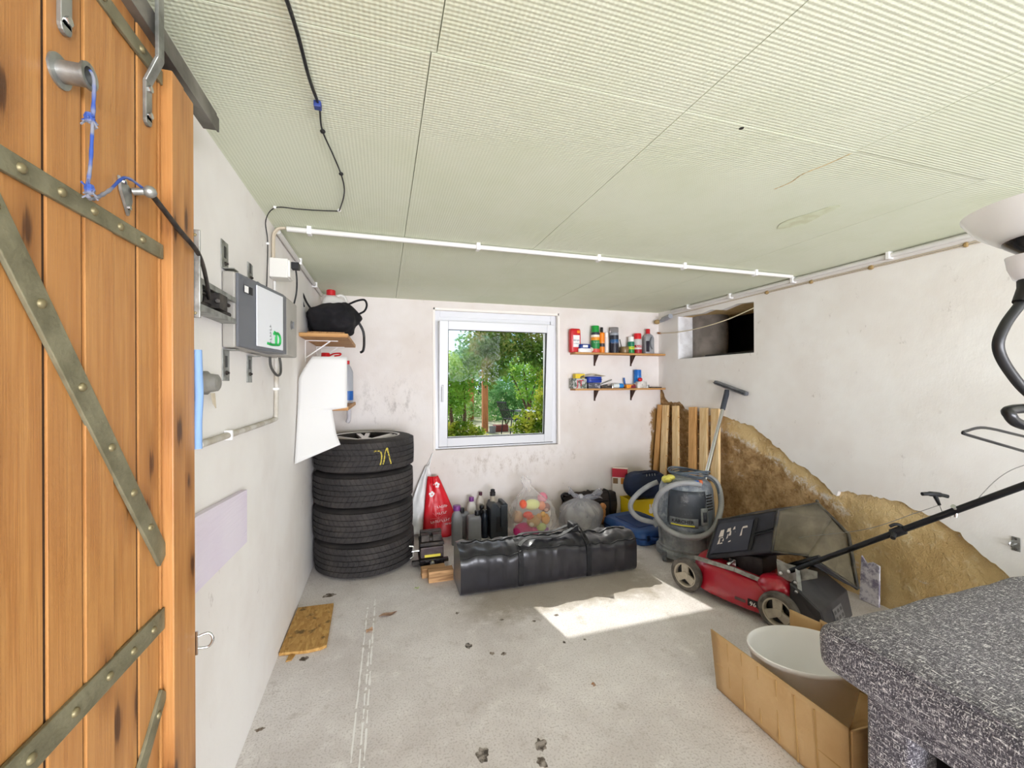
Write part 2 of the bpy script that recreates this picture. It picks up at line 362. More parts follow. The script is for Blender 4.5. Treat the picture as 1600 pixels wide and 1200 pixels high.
# ground outside, garage floor
g = MB(); g.box((-60, -60, -0.3), (60, 100, -0.03)); M_GROUND = mat('garden_ground', '#a99f8a', 0.95, var='#6f7a48', vscale=0.8, bump=0.4, bscale=14)
tag(struct(g.build('ground', M_GROUND)), 'pale gravel and grass ground of the garden outside the window', 'ground')
f = MB(); f.box((XL - 0.2, YF, -0.2), (XR + 0.05, YB + 0.1, 0.0)); fl = struct(f.build('floor', M_FLOOR))
def stain(x, y, r, col, ey=1.0, seed=0, rot=0.0):
    m = MB(); n = 26; pts = []
    for k in range(n):
        a = 2 * pi * k / n; rr = r * (0.75 + 0.5 * mnoise.noise(Vector((cos(a) * 1.6 + seed * 3.7, sin(a) * 1.6, seed)))); px = rr * cos(a); py = rr * sin(a) * ey
        pts.append((x + px * cos(rot) - py * sin(rot), y + px * sin(rot) + py * cos(rot)))
    m.prism(pts, -0.004, 0.0012); nm = 'stain_' + col.strip('#')
    m.build('stain', mat(nm, col, 0.8, var='#a39a92', vscale=45, vlo=0.42, vhi=0.60), fl)
for i, (x, y, r, col, ey) in enumerate([(-0.327, 2.80, 0.045, '#544a3f', .6), (-0.365, 2.185, 0.026, '#4a4038', .8), (0.402, 2.05, 0.022, '#3f3935', 1.2), (0.50, 1.955, 0.015, '#6a5a48', 1),
        (0.552, 1.935, 0.018, '#5a4c3e', .8), (0.33, 1.43, 0.030, '#4c443c', 1.2), (0.54, 1.41, 0.028, '#4f463d', 1.2), (0.52, 1.34, 0.020, '#5a5047', 1.2), (0.40, 2.36, 0.014, '#665c52', .8),
        (0.87, 1.62, 0.014, '#a5714a', 1), (0.93, 2.17, 0.020, '#6a6058', .6), (0.79, 2.15, 0.014, '#6a6058', .8), (0.98, 1.92, 0.010, '#4b433d', 1), (0.87, 1.93, 0.008, '#4b433d', 1.4), (-0.452, 1.79, 0.022, '#5c4a38', .5), (0.62, 2.22, 0.014, '#6d655c', .8)]):
    stain(x, y, r, col, ey, i + 1)
def chalk(x0, y0, x1, y1, w, seed):
    n = 60; m = MB(); L = []; Rr = []
    for k in range(n + 1):
        t = k / n; x = x0 + (x1 - x0) * t + 0.003 * mnoise.noise(Vector((t * 14, seed, 0))); y = y0 + (y1 - y0) * t; ww = w * max(0.12, 0.55 + 0.9 * mnoise.noise(Vector((t * 30, seed, 4))))
        L.append((x - ww, y, 0.001)); Rr.append((x + ww, y, 0.001))
    for k in range(n):
        if mnoise.noise(Vector((k * 0.55, seed * 5, 8))) > -0.22: m.add([L[k], Rr[k], Rr[k + 1], L[k + 1]], [(0, 3, 2, 1) if y1 < y0 else (0, 1, 2, 3)])
    m.build('chalk_line', mat('chalk', '#f6f4f2', 0.95), fl)
chalk(-0.092, 2.58, -0.115, 1.42, 0.006, 1); chalk(-0.052, 2.66, -0.072, 1.25, 0.0065, 2); chalk(-0.070, 2.25, -0.090, 1.2, 0.006, 3)

# left wall
w = MB(); w.box((XL - 0.24, YF, 0.0), (XL, YB + 0.3, 2.35)); struct(w.build('wall_left', M_WALL_L))
# back wall with the window opening
WX0, WX1, WZ0, WZ1 = 0.422, 1.634, 0.722, 1.984
w = MB(); T = YB + 0.28
for a, c in (((XL - 0.2, 0), (WX0, 2.35)), ((WX1, 0), (3.3, 2.35)), ((WX0, 0), (WX1, WZ0)), ((WX0, WZ1), (WX1, 2.35))): w.box((a[0], YB, a[1]), (c[0], T, c[1]))
wb = struct(w.build('wall_back', M_WALL_B))
# raised plaster lip round the opening
l = MB()
for x0, z0, x1, z1 in ((WX0 - 0.004, WZ0, WX0 + 0.018, WZ1 + .006), (WX1 - 0.018, WZ0, WX1 + 0.006, WZ1 + .006), (WX0, WZ1 - 0.016, WX1, WZ1 + 0.006)): l.box((x0, YB - 0.008, z0), (x1, YB + 0.03, z1))
l.build('plaster_lip', mat('fresh_plaster', '#f3ede7', 0.9, bump=0.2), wb, bevel=0.003)

# right wall: clay core with the niche, plaster skin with a ragged lower edge
NY0, NY1, NZ0, NZ1 = 2.54, 3.42, 1.545, 1.965
w = MB(); X1 = XR + 0.55; core = XR + 0.022
def lump(y, z): return core + 0.018 * fbm((y, z, 3.1), 3.0) + 0.006 * fbm((y, z, 9.1), 14.0)
def core_patch(y0, z0, y1, z1, ny, nz): w.grid(lambda u, v: (lump(y0 + (y1 - y0) * u, z0 + (z1 - z0) * v), y0 + (y1 - y0) * u, z0 + (z1 - z0) * v), ny, nz, flip=True)
core_patch(0.3, 0, YB + 0.05, 1.45, 110, 46)
for y0, z0, y1, z1 in ((YF, 0, 0.3, 2.35), (0.3, 1.45, NY0, 2.35), (NY1, 1.45, YB + .28, 2.35), (NY0, 1.45, NY1, NZ0), (NY0, NZ1, NY1, 2.35)): w.box((core, y0, z0), (X1, y1, z1))
w.box((core + .03, 0.3, 0), (X1, YB + .28, 1.45))
wr = struct(w.build('wall_right', M_LOAM, smooth=40))
edge = [(3.73, 1.27), (3.66, 1.235), (3.60, 1.15), (3.50, 1.11), (3.40, 1.125), (3.30, 1.06), (3.20, 1.05), (3.10, 1.04), (3.00, 1.02), (2.90, 1.05), (2.80, 1.01), (2.70, 1.00), (2.62, 0.985), (2.53, 0.955), (2.45, 0.915),
        (2.36, 0.845), (2.27, 0.80), (2.20, 0.735), (2.12, 0.715), (2.06, 0.69), (2.00, 0.645), (1.952, 0.60), (1.93, 0.575), (1.905, 0.62), (1.85, 0.63), (1.78, 0.625), (1.70, 0.635), (1.60, 0.63), (1.52, 0.62), (1.46, 0.60), (1.40, 0.585), (1.33, 0.545), (1.27, 0.50), (1.20, 0.44), (1.13, 0.38), (1.07, 0.28), (1.02, 0.15), (0.99, 0.0)]
rag = []
for (y0, z0), (y1, z1) in zip(edge, edge[1:]):
    for k in range(5):
        t = k / 5; y = y0 + (y1 - y0) * t; z = z0 + (z1 - z0) * t
        rag.append((y + 0.012 * fbm((y, z, 0), 22), z + 0.022 * fbm((y, z, 5), 20, 5)))
rag.append(edge[-1])
m = MB(); e_ = .0004
m.prism([(YF, 0), (0.99, 0)] + list(reversed(rag)) + [(YB + 0.02, 2.3), (NY1 + e_, 2.3), (NY1 + e_, NZ1), (NY1 + e_, NZ0), (NY0, NZ0), (NY0, NZ1 - 0.02), (2.7, NZ1 - 0.005), (2.86, NZ1 - 0.03), (2.98, NZ1 - .005), (3.1, NZ1 - 0.02), (NY1 - e_, NZ1), (NY1 - e_, 2.3), (YF, 2.3)], XR, XR + 0.05, 'yz')
bmx = bmesh.new(); mex = bpy.data.meshes.new('t'); mex.from_pydata(m.v, [], m.f); bmx.from_mesh(mex); bmesh.ops.triangulate(bmx, faces=[f_ for f_ in bmx.faces if len(f_.verts) > 4]); bmx.verts.index_update()
m.v = [tuple(v.co) for v in bmx.verts]; m.f = [tuple(v.index for v in f_.verts) for f_ in bmx.faces]; m.mi = [0] * len(m.f); bmx.free(); bpy.data.meshes.remove(mex)
m.build('plaster_skin', M_WALL_R, wr)
# niche: painted far jamb, dark sheet-metal frame, shaft behind
M_NICHE = mat('dark_shaft', '#2b2724', 0.95, var='#14110f', vscale=4); M_JAMB = mat('painted_jamb', '#f2f2f4', 0.8, var='#dcdada', vscale=14, bump=0.3)
j = MB(); j.box((XR + 0.002, NY1 - 0.012, NZ0), (XR + 0.19, NY1 + 0.02, NZ1)); j.box((XR + 0.002, NY0, NZ0 - .01), (XR + .19, NY1, NZ0 + .004)); j.build('niche_jamb', M_JAMB, wr, bevel=0.006)
j = MB()
for y0, z0, y1, z1 in ((NY0 - .05, NZ0 - .02, NY1 + .03, NZ0 + .035), (NY0 - .05, NZ0, NY0 + .006, NZ1 + .02), (NY1 - .03, NZ0, NY1 + .03, NZ1 + .02)): j.box((XR + .19, y0, z0), (XR + .215, y1, z1))
j.build('niche_frame', mat('dark_metal_frame', '#3d3d3c', 0.7), wr)
j = MB(); j.box((X1 + .32, NY0 - .6, NZ0 - .3), (X1 + .36, NY1 + .3, 2.3)); j.box((XR + .215, NY0 - .6, NZ0 - .3), (X1 + .36, NY0 - .55, 2.3)); j.box((XR + .2, NY1 + .25, NZ0 - .3), (X1 + .36, NY1 + .3, 2.3)); j.box((XR + .5, NY0 - .6, NZ0 - .34), (X1 + .36, NY1 + .3, NZ0 - .3)); j.box((XR + .215, NY0 - .6, 2.05), (X1 + .36, NY1 + .3, 2.1))
j.build('niche_shaft', M_NICHE, wr)
j = MB(); j.lathe([(0.17, 1.25), (0.17, 2.06)], 32, (XR + 0.33, NY1 - 0.06, 0)); j.build('flue_pipe', mat('grey_cement', '#8f8780', 0.9, var='#77706a', vscale=9, bump=0.3), wr, smooth=60)

# ceiling slab with foam tiles
s = MB(); s.box((XL - 0.24, YF, 2.08), (X1, YB + 0.28, 2.35)); ce = struct(s.build('ceiling', mat('joint_shadow_board', '#7f8466', 0.9)))
cols = [XL - 0.02, 0.105, 0.790, 1.450, 2.110, XR + 0.02]; rows = [YF + .02, -0.31, 0.94, 2.19, YB + 0.005]
meshes = {}
for i in range(5):
    for k in range(4):
        dx = 0.012 if (k < 2 and i in (0,)) else 0.0; dx0 = 0.012 if (k < 2 and i == 1) else 0.0
        x0 = cols[i] + dx0; x1 = cols[i + 1] + dx; y0 = rows[k]; y1 = rows[k + 1]
        t = MB(); gp = 0.0011; sag = 0.0007 * ((i * 7 + k * 3) % 4)
        t.box((x0 + gp, y0 + gp, 2.05 + sag * 0.6), (x1 - gp, y1 - gp, 2.078)); t.build('ceiling_tile', M_CEIL, ce)

M_CRACK = mat('rusty_crack', '#bda67a', .9)
q = MB(); q.lathe([(.007, 2.0495), (0, 2.0493)], 10, (0.998, .955, 0)); q.lathe([(.007, 2.0495), (.007, 2.052)], 10, (0.998, .955, 0)); q.build('nail_hole', mat('hole_dark', '#2a2622', .9), ce)
q = MB(); q.tube(smoothpath([(1.447, .955, 2.0502), (1.44, 1.03, 2.0502), (1.425, 1.10, 2.0502), (1.44, 1.16, 2.0502), (1.43, 1.22, 2.0502)], 6), [.001 + .0018 * abs(sin(k * 1.7)) for k in range(25)], 5); q.build('crack', M_CRACK, ce)
q = MB(); q.prism([(1.82 + .05 * cos(a) * (1 + .3 * sin(3 * a)), 1.39 + .14 * sin(a)) for a in [2 * pi * k / 20 for k in range(20)]], 2.0492, 2.0499); q.build('water_stain', mat('water_stain', '#cdd0b0', .9, var='#dae1c6', vscale=20), ce)
# window: fixed frame, tilted sash, pane, handle, beads
wi = thing('window_1', 'white plastic tilt window showing the garden', 'window', (1.02, 3.755, 0.745), kind='structure')
def frame_rect(m, x0, z0, x1, z1, w, y0, y1):
    m.box((x0, y0, z0), (x0 + w, y1, z1)); m.box((x1 - w, y0, z0), (x1, y1, z1)); m.box((x0 + w, y0, z0), (x1 - w, y1, z0 + w)); m.box((x0 + w, y0, z1 - w), (x1 - w, y1, z1))
m = MB(); frame_rect(m, -0.593, -0.02, 0.607, 1.232, 0.062, 0.008, 0.075); frame_rect(m, -0.54, 0.03, 0.54, 1.20, 0.05, 0.030, 0.075); m.box((-0.54, 0.012, 1.10), (0.54, 0.030, 1.175)); m.box((-0.54, 0.030, 1.09), (0.54, 0.075, 1.16)); m.build('frame', M_PVC, wi, bevel=0.004)
m = MB(); m.box((-.55, .002, -.006), (.56, .010, -.001)); m.build('sill_seal', M_GASKET, wi)
TILT = R(4.6); sa = thing('sash', None, None); sa.parent = wi; sa.location = (0, -0.002, 0.0); sa.rotation_euler = (TILT, 0, 0); sa.pop('label', None)
m = MB(); frame_rect(m, -0.548, 0.0, 0.545, 1.128, 0.078, -0.006, 0.055); m.build('sash_frame', M_PVC, sa, bevel=0.006)
m = MB(); frame_rect(m, -0.470, 0.078, 0.467, 1.050, 0.004, 0.0, 0.03); m.build('gasket', M_GASKET, sa)
gl = bpy.data.materials.new('window_glass'); gl.use_nodes = True; nt = gl.node_tree; nt.nodes.clear()
go = nt.nodes.new('ShaderNodeOutputMaterial'); gt = nt.nodes.new('ShaderNodeBsdfTransparent'); gg = nt.nodes.new('ShaderNodeBsdfGlossy'); gm = nt.nodes.new('ShaderNodeMixShader')
gt.inputs['Color'].default_value = (0.96, 0.97, 0.965, 1); gg.inputs['Roughness'].default_value = 0.02; gm.inputs['Fac'].default_value = 0.003
nt.links.new(gt.outputs[0], gm.inputs[1]); nt.links.new(gg.outputs[0], gm.inputs[2]); nt.links.new(gm.outputs[0], go.inputs['Surface'])
m = MB(); m.box((-0.468, 0.020, 0.08), (0.466, 0.024, 1.05)); m.build('pane', gl, sa)
m = MB(); m.box((-0.528, -0.014, 0.50), (-0.508, -0.006, 0.56)); m.bar((-0.518, -0.018, 0.545), (-0.518, -0.020, 0.41), 0.018, 0.012, up=(0, 1, 0)); m.build('handle', mat('grey_handle', '#c9c9cc', 0.35), sa, bevel=0.003)

# =================================================================== LEFT SIDE: sliding pine door leaf, rail, door drive
DX = -0.400
d1 = thing('door_1', 'orange stained pine board door leaf with riveted strap irons', 'door', (DX, 0.5, 0.05), kind='structure')
def dl_(v): return (v[0] - DX, v[1] - 0.5, v[2] - 0.05)
def dbuild(m, name, mt, par=d1, **k):
    m.v = [dl_(v) for v in m.v]; return m.build(name, mt, par, **k)
edges = [0.929 - 0.0672 * k for k in range(15)][::-1]
edges = [e for e in edges if e > -0.1] + [0.9405]
for k, (a, c) in enumerate(zip(edges, edges[1:])):
    m = MB(); gp = 0.0025; cy = (a + c) / 2
    m.box((-0.011, a - cy + gp, -0.95), (0.011 + 0.0015 * (k % 3), c - cy - gp, 0.955)); o = m.build('board', M_PINE, d1, loc=(DX - 0.011 - DX, cy - 0.5, 1.0 - 0.05), bevel=0.0008, bseg=1)
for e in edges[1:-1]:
    m = MB(); m.box((DX - .020, e - .0028, .06), (DX - .0012, e + .0028, 1.945)); dbuild(m, 'groove_shade_bar', mat('groove_shade', '#3a2514', .9))  # near-flush dark bars: shadow of the board grooves put into their colour
m = MB(); m.box((DX - 0.03, -0.1, 0.07), (DX - 0.022, 1.038, 1.93)); dbuild(m, 'backing_sheet', mat('dark_pine_back', '#5f3a18', 0.8))
for y0, y1, x1 in ((0.941, 0.9905, -0.380), (0.9915, 1.040, -0.382)):
    m = MB(); m.box((-0.022, -(y1 - y0) / 2, -0.925), (x1 - DX + 0.0, (y1 - y0) / 2, 0.925)); m.build('stile_board', M_PINE, d1, loc=(0, (y0 + y1) / 2 - 0.5, 0.98 - 0.05), bevel=0.002)
def strap(p0, p1, w, bolts):
    (y0, z0), (y1, z1) = p0, p1; m = MB(); L = math.hypot(y1 - y0, z1 - z0)
    m.bar((DX + 0.004, y0, z0), (DX + 0.004, y1, z1), 0.006, w, up=(0, -(z1 - z0), (y1 - y0))); st = dbuild(m, 'strap_iron', M_IRON, bevel=0.0012)
    for t in bolts:
        y = y0 + (y1 - y0) * t; z = z0 + (z1 - z0) * t; q = MB(); q.lathe([(0.0062, 0), (0.006, 0.002), (0.0042, 0.004), (0.0, 0.0046)], 12, (DX + 0.007, y, z), 'x'); dbuild(q, 'bolt', M_BRASSY, st, smooth=60)
strap((-0.1, 1.552), (0.938, 1.558), 0.027, [.62, .69, .75, .81, .87, .93]); strap((-0.1, 1.872), (0.938, 1.884), 0.026, [.6, .72, .83, .93])
strap((-0.1, 0.882), (0.938, 0.872), 0.040, [.63, .70, .77, .84, .90, .96]); strap((0.30, 1.928 - 0.025), (0.938, 0.985), 0.036, [.44, .54, .65, .75, .84, .92])
strap((0.58, 0.36), (0.938, 0.735), 0.030, [.35, .6, .93])
# stub pipe with flange, hangers, bracket plate, edge hardware
m = MB(); m.lathe([(0.0, 0), (0.021, 0), (0.021, 0.004), (0.0135, 0.005), (0.0135, 0.030), (0.017, 0.031), (0.017, 0.034), (0.0115, 0.034), (0.0115, 0.006), (0, 0.006)], 28, (DX, 0.684, 1.714), 'x'); dbuild(m, 'stub_pipe', M_STEEL, smooth=40)
def hanger(y):
    m = MB(); pts = [(DX + .004, y, 1.776), (DX + .004, y, 1.842), (DX + .024, y - .004, 1.885), (DX + .024, y - .004, 2.03)]
    w = .010
    for a, c in zip(pts, pts[1:]): m.hexa([(a[0] - .003, a[1] - w, a[2]), (a[0] + .003, a[1] - w, a[2]), (a[0] + .003, a[1] + w, a[2]), (a[0] - .003, a[1] + w, a[2]), (c[0] - .003, c[1] - w, c[2]), (c[0] + .003, c[1] - w, c[2]), (c[0] + .003, c[1] + w, c[2]), (c[0] - .003, c[1] + w, c[2])])
    m.lathe([(.010, -.003), (.010, .003)], 16, (DX + .004, y, 1.776), 'x', cap0=True, cap1=True)
    h = dbuild(m, 'hanger_strap', M_STEEL, bevel=.001)
    for z in (1.785, 1.832):
        q = MB(); q.lathe([(.006, 0), (.006, .004), (0, .0042)], 6, (DX + .007, y, z), 'x'); dbuild(q, 'bolt', M_CHROME, h)
hanger(0.890); hanger(0.690)
m = MB(); m.prism([(0.808, 1.640), (0.838, 1.632), (0.842, 1.612), (0.832, 1.585), (0.812, 1.618)], DX + .001, DX + .005, 'yz'); pl = dbuild(m, 'rod_bracket', M_STEEL)
for y, z in ((.817, 1.634), (.830, 1.598)):
    q = MB(); q.lathe([(.0045, 0), (.004, .003), (0, .0035)], 10, (DX + .005, y, z), 'x'); dbuild(q, 'bolt', M_CHROME, pl)
m = MB(); m.box((-0.391, 1.041, 1.452), (-0.372, 1.046, 1.640)); m.prism([(1.046, 1.455), (1.10, 1.50), (1.10, 1.54), (1.046, 1.60)], -0.391, -0.388, 'yz'); eb = dbuild(m, 'edge_plate', M_STEEL, bevel=.002)
for z in (1.462, 1.628):
    q = MB(); q.lathe([(.0035, 0), (.003, -.002), (0, -.0025)], 10, (-0.381, 1.041, z), 'y'); dbuild(q, 'bolt', M_BRASSY, eb)
m = MB(); m.tube(smoothpath([(-0.381, 1.051, 1.384), (-0.3795, 1.051, 1.33), (-0.3785, 1.051, 1.285), (-0.381, 1.051, 1.23), (-0.381, 1.051, 1.172)]), 0.0085, 12); dbuild(m, 'foam_tube', mat('blue_foam', '#82a2d0', 0.8, bump=0.2), smooth=50)
m = MB(); m.box((-0.386, 1.041, 0.735), (-0.379, 1.044, 0.785)); m.tube(smoothpath([(-0.380, 1.046, 0.772), (-0.362, 1.05, 0.774), (-0.354, 1.05, 0.760), (-0.362, 1.05, 0.745), (-0.380, 1.046, 0.747)]), 0.0028, 8); dbuild(m, 'hasp_staple', M_CHROME, smooth=50)

# pull rod between door and drive
r = MB(); r.tube(smoothpath([(-0.372, 0.842, 1.632), (-0.374, 0.95, 1.608), (-0.376, 1.05, 1.586), (-0.42, 1.22, 1.556), (-0.455, 1.33, 1.545)], 8), 0.0045, 10)
pr = tag(r.build('pull_rod', M_DARK, smooth=50), 'thin dark steel rod running from pine door to the grey door drive', 'rod')
q = MB(); q.tube([(-0.393, 0.838, 1.628), (-0.368, 0.842, 1.633)], 0.006, 10); q.ball((-0.372, 0.842, 1.632), 0.010); q.build('pivot', M_STEEL, pr, smooth=50)
# blue cord
r = MB(); pts = smoothpath([(-0.366, 0.684, 1.722), (-0.362, 0.684, 1.708), (-0.364, 0.685, 1.66), (-0.366, 0.684, 1.60), (-0.369, 0.683, 1.562), (-0.372, 0.70, 1.560), (-0.380, 0.75, 1.592), (-0.385, 0.80, 1.634), (-0.380, 0.836, 1.636)], 10)
rad = [0.0019 + 0.0018 * abs(mnoise.noise(Vector((i * 0.31, 2, 1)))) for i in range(len(pts))]; r.tube(pts, rad, 8)
cordm = NB('blue_cord'); oz = cordm.xyz(); cordm.base(cordm.mix(cordm.step(cordm.noise(30, 2, vec=cordm.mapping((.2, .2, 1))), .45, .55), '#33509c', '#83858f')); M_CORD = cordm.done(.9)
bc = tag(r.build('blue_string', M_CORD, smooth=60), 'frayed blue string hanging from stub pipe on pine door', 'string')
for z in (1.566, 1.66):
    q = MB(); q.ball((-0.367, 0.684, z), (.006, .006, .008), 8)
    for i in range(10): a = i * 0.63; q.tube([(-0.367, 0.684, z + random.uniform(-.006, .006)), (-0.367 + .008 * cos(a), 0.684 + .008 * sin(a), z + random.uniform(-.014, .012))], 0.0012, 4)
    q.build('knot', M_CORD, bc)
# rail
m = MB(); m.box((-0.412, -2.3, 1.927), (-0.408, 1.175, 1.968)); m.box((-0.408, -2.3, 1.927), (-0.384, 1.175, 1.931)); m.box((-0.412, -2.3, 1.964), (-0.384, 1.175, 1.968)); m.box((-0.388, -2.3, 1.931), (-0.384, 1.19, 1.964))
rl = tag(m.build('door_rail', mat('weathered_rail', '#8f8b84', 0.55, 0.6, var='#6c6862', vscale=12)), 'weathered steel rail above the pine door, under the green ceiling', 'rail')
for y in (-0.4, 0.75):
    m = MB(); m.box((-0.485, y, 1.962), (-0.384, y + .03, 1.968)); m.box((-0.487, y, 1.9), (-0.481, y + .03, 1.968)); m.build('wall_bracket', M_STEEL, rl)

# door drive on the left wall
op = thing('door_drive', 'grey garage door drive box with white panel and green logo', 'motor', (XL, 1.53, 1.43))
M_DGREY = mat('slate_grey_plastic', '#66686e', 0.45); M_LGREY = mat('warm_grey_plastic', '#aaa69f', 0.5, var='#9d9992', vscale=8)
def opb(m, n, mt, par=op, **k): m.v = [(v[0] - XL, v[1] - 1.53, v[2] - 1.43) for v in m.v]; return m.build(n, mt, par, **k)
Z0, Z1 = 1.428, 1.672
m = MB(); m.box((XL + .002, 1.525, Z0), (-0.450, 2.085, Z1)); opb(m, 'back_case', M_LGREY, bevel=.006)
plan = [(-0.450, 1.527), (-0.442, 1.53), (-0.424, 1.625), (-0.379, 1.85), (-0.378, 1.90), (-0.450, 1.90)]
m = MB(); m.prism(plan, Z0 + .004, Z1 - .002, 'xy'); opb(m, 'cover', M_DGREY, bevel=.005)
m = MB(); m.prism([(-0.450, 1.9005), (-0.378, 1.9005), (-0.3735, 2.08), (-0.38, 2.09), (-0.450, 2.09)], Z0 + .002, Z1 - .002, 'xy'); opb(m, 'end_cap', M_LGREY, bevel=.006)
dirp = Vector((-0.379 + 0.424, 1.85 - 1.625, 0)).normalized(); nrm = Vector((dirp.y, -dirp.x, 0))
def onface(t, z, off): p = Vector((-0.424, 1.625, 0)) + dirp * t + nrm * off; return Vector((p.x, p.y, z))
m = MB(); a = [onface(t, z, o_) for o_ in (0.0005, 0.005) for t, z in ((.012, Z0 + .016), (.215, Z0 + .016), (.215, Z1 - .016), (.012, Z1 - .016))]
m.hexa([a[0], a[1], a[2], a[3], a[4], a[5], a[6], a[7]]); pnl = opb(m, 'panel', mat('panel_white', '#dfe1e6', 0.35), bevel=.003)
# green swirl logo: an h-like hook, with small vertical grey word
lg = MB()
def lp(t, z): return onface(t, z, 0.0062)
def stroke(pts, w=0.008):
    P = smoothpath([lp(*p) for p in pts], 5); lg.tube(P, w / 2, 6)
stroke([(.130, 1.500), (.165, 1.505), (.182, 1.492), (.182, 1.470), (.170, 1.462), (.150, 1.464), (.148, 1.490)], .010); stroke([(.082, 1.460), (.120, 1.458), (.150, 1.460)], .010); stroke([(.150, 1.464), (.150, 1.500), (.135, 1.508)], .009)
opb(lg, 'logo', mat('logo_green', '#1fa24c', 0.5), smooth=60)
tx = MB(); tx.text('~~~~~~', 0.019, onto(onface(.108, 1.497, .0058), (0, 0, 1), -dirp, nrm), 0.0006); opb(tx, 'lettering', mat('logo_grey', '#5d6066', 0.6))
d2 = Vector((-0.424 + 0.442, 1.625 - 1.53, 0)).normalized(); n2_ = Vector((d2.y, -d2.x, 0))
m = MB(); c0 = Vector((-0.442, 1.53, 0)) + d2 * .058 + n2_ * .001
m.add([Vector((c0.x, c0.y, 1.612)) - d2 * .030 + n2_ * .001, Vector((c0.x, c0.y, 1.612)) + d2 * .028 + n2_ * .001, Vector((c0.x, c0.y, 1.638)) + d2 * .028 + n2_ * .001, Vector((c0.x, c0.y, 1.638)) - d2 * .030 + n2_ * .001], [(0, 1, 2, 3)])
m.add([Vector((c0.x, c0.y, 1.614)) - d2 * .028 + n2_ * .002, Vector((c0.x, c0.y, 1.614)) - d2 * .002 + n2_ * .002, Vector((c0.x, c0.y, 1.636)) - d2 * .002 + n2_ * .002, Vector((c0.x, c0.y, 1.636)) - d2 * .028 + n2_ * .002], [(0, 1, 2, 3)], 1); opb(m, 'lamp_slot', [M_BLACK, M_WHITE])
m = MB(); m.lathe([(.019, 0), (.019, .002), (.016, .002), (.013, .006), (0, .006)], 24, (-0.376, 1.985, 1.565), 'x'); m.bar((-0.368, 1.985, 1.550), (-0.368, 1.985, 1.580), .004, .004, up=(1, 0, 0)); opb(m, 'release_knob', mat('knob_grey', '#6f6f70', .35, .3), smooth=40)
m = MB(); m.box((XL + .002, 1.16, 1.503), (XL + .006, 1.525, 1.585)); m.box((XL + .006, 1.16, 1.503), (XL + .042, 1.525, 1.510)); m.box((XL + .006, 1.16, 1.578), (XL + .042, 1.525, 1.585)); m.box((XL + .036, 1.16, 1.510), (XL + .042, 1.525, 1.518)); m.box((XL + .036, 1.16, 1.570), (XL + .042, 1.525, 1.578)); opb(m, 'drive_channel', M_STEEL)
m = MB(); m.tube([(XL + .022, 1.17, 1.53), (XL + .022, 1.52, 1.53)], .008, 8); m.tube([(XL + .022, 1.17, 1.56), (XL + .022, 1.52, 1.56)], .006, 8); m.box((XL + .012, 1.36, 1.525), (XL + .05, 1.42, 1.568)); m.tube([(XL + .05, 1.345, 1.543), (XL + .03, 1.40, 1.545)], .006); opb(m, 'drive_chain', M_DARK)
for y, z0, z1, hz in ((1.553, 1.680, 1.772, 1.70), (1.822, 1.700, 1.775, 1.72), (1.560, 1.322, 1.424, 1.348), (1.808, 1.318, 1.420, 1.35)):
    m = MB(); m.box((XL, y - .030, z0), (XL + .003, y + .030, z1)); m.box((XL, y - .022, z0 if z0 > 1.5 else z1 - .003), (XL + .035, y + .022, z0 + .003 if z0 > 1.5 else z1)); o = opb(m, 'mounting_strap', M_STEEL, bevel=.0008)
    q = MB(); q.lathe([(.007, 0), (.007, .004), (.004, .005), (.004, .009), (0, .009)], 8, (XL + .003, y, hz), 'x'); opb(q, 'screw', M_DARK, o)
    q = MB(); q.box((XL + .0028, y - .010, hz + .018), (XL + .0036, y + .010, hz + .055)); opb(q, 'slot', M_BLACK, o)
m = MB(); m.tube(smoothpath([(-0.46, 1.99, 1.43), (-0.458, 2.0, 1.385), (-0.45, 2.06, 1.352), (-0.45, 2.13, 1.360), (-0.455, 2.16, 1.40), (-0.46, 2.16, 1.44)], 6), .0055, 8); opb(m, 'cable_loop', mat('dark_cable', '#4b4a47', .6), smooth=60)

# junction box + plug + cables
jb = thing('junction_box', 'small white junction box on left wall above the door drive', 'junction box', (XL, 2.145, 1.79))
def jbb(m, n, mt, par=jb, **k): m.v = [(v[0] - XL, v[1] - 2.145, v[2] - 1.79) for v in m.v]; return m.build(n, mt, par, **k)
m = MB(); m.box((XL + .001, 2.10, 1.795), (-0.412, 2.19, 1.882)); jbb(m, 'box', mat('box_white', '#dcdad4', .55), bevel=.004)
m = MB(); m.box((-0.414, 2.105, 1.80), (-0.404, 2.185, 1.877)); jbb(m, 'lid', mat('box_white2', '#e8e6e0', .5), bevel=.003)
m = MB(); m.box((-0.404, 2.125, 1.845), (-0.372, 2.165, 1.875)); m.tube(smoothpath([(-0.388, 2.145, 1.85), (-0.384, 2.15, 1.80), (-0.39, 2.17, 1.74), (-0.40, 2.16, 1.68)], 6), .004, 8); jbb(m, 'plug', M_BLACK, smooth=45, bevel=.002)
m = MB()
for dy in (0, .02): m.tube(smoothpath([(XL + .012, 2.125 + dy, 1.882), (XL + .012, 2.125 + dy, 1.96), (XL + .014, 2.13 + dy, 2.0), (XL + .03, 2.14 + dy * .6, 2.028), (XL + .06, 2.142 + dy * .3, 2.034)], 6), .005, 8)
jbb(m, 'feed_cable', M_PINK, smooth=60)
m = MB(); m.tube([(XL + .008, 2.17, 1.79), (XL + .008, 2.172, 1.68)], .006, 8); jbb(m, 'outlet_pipe', M_CONDUIT, smooth=60)

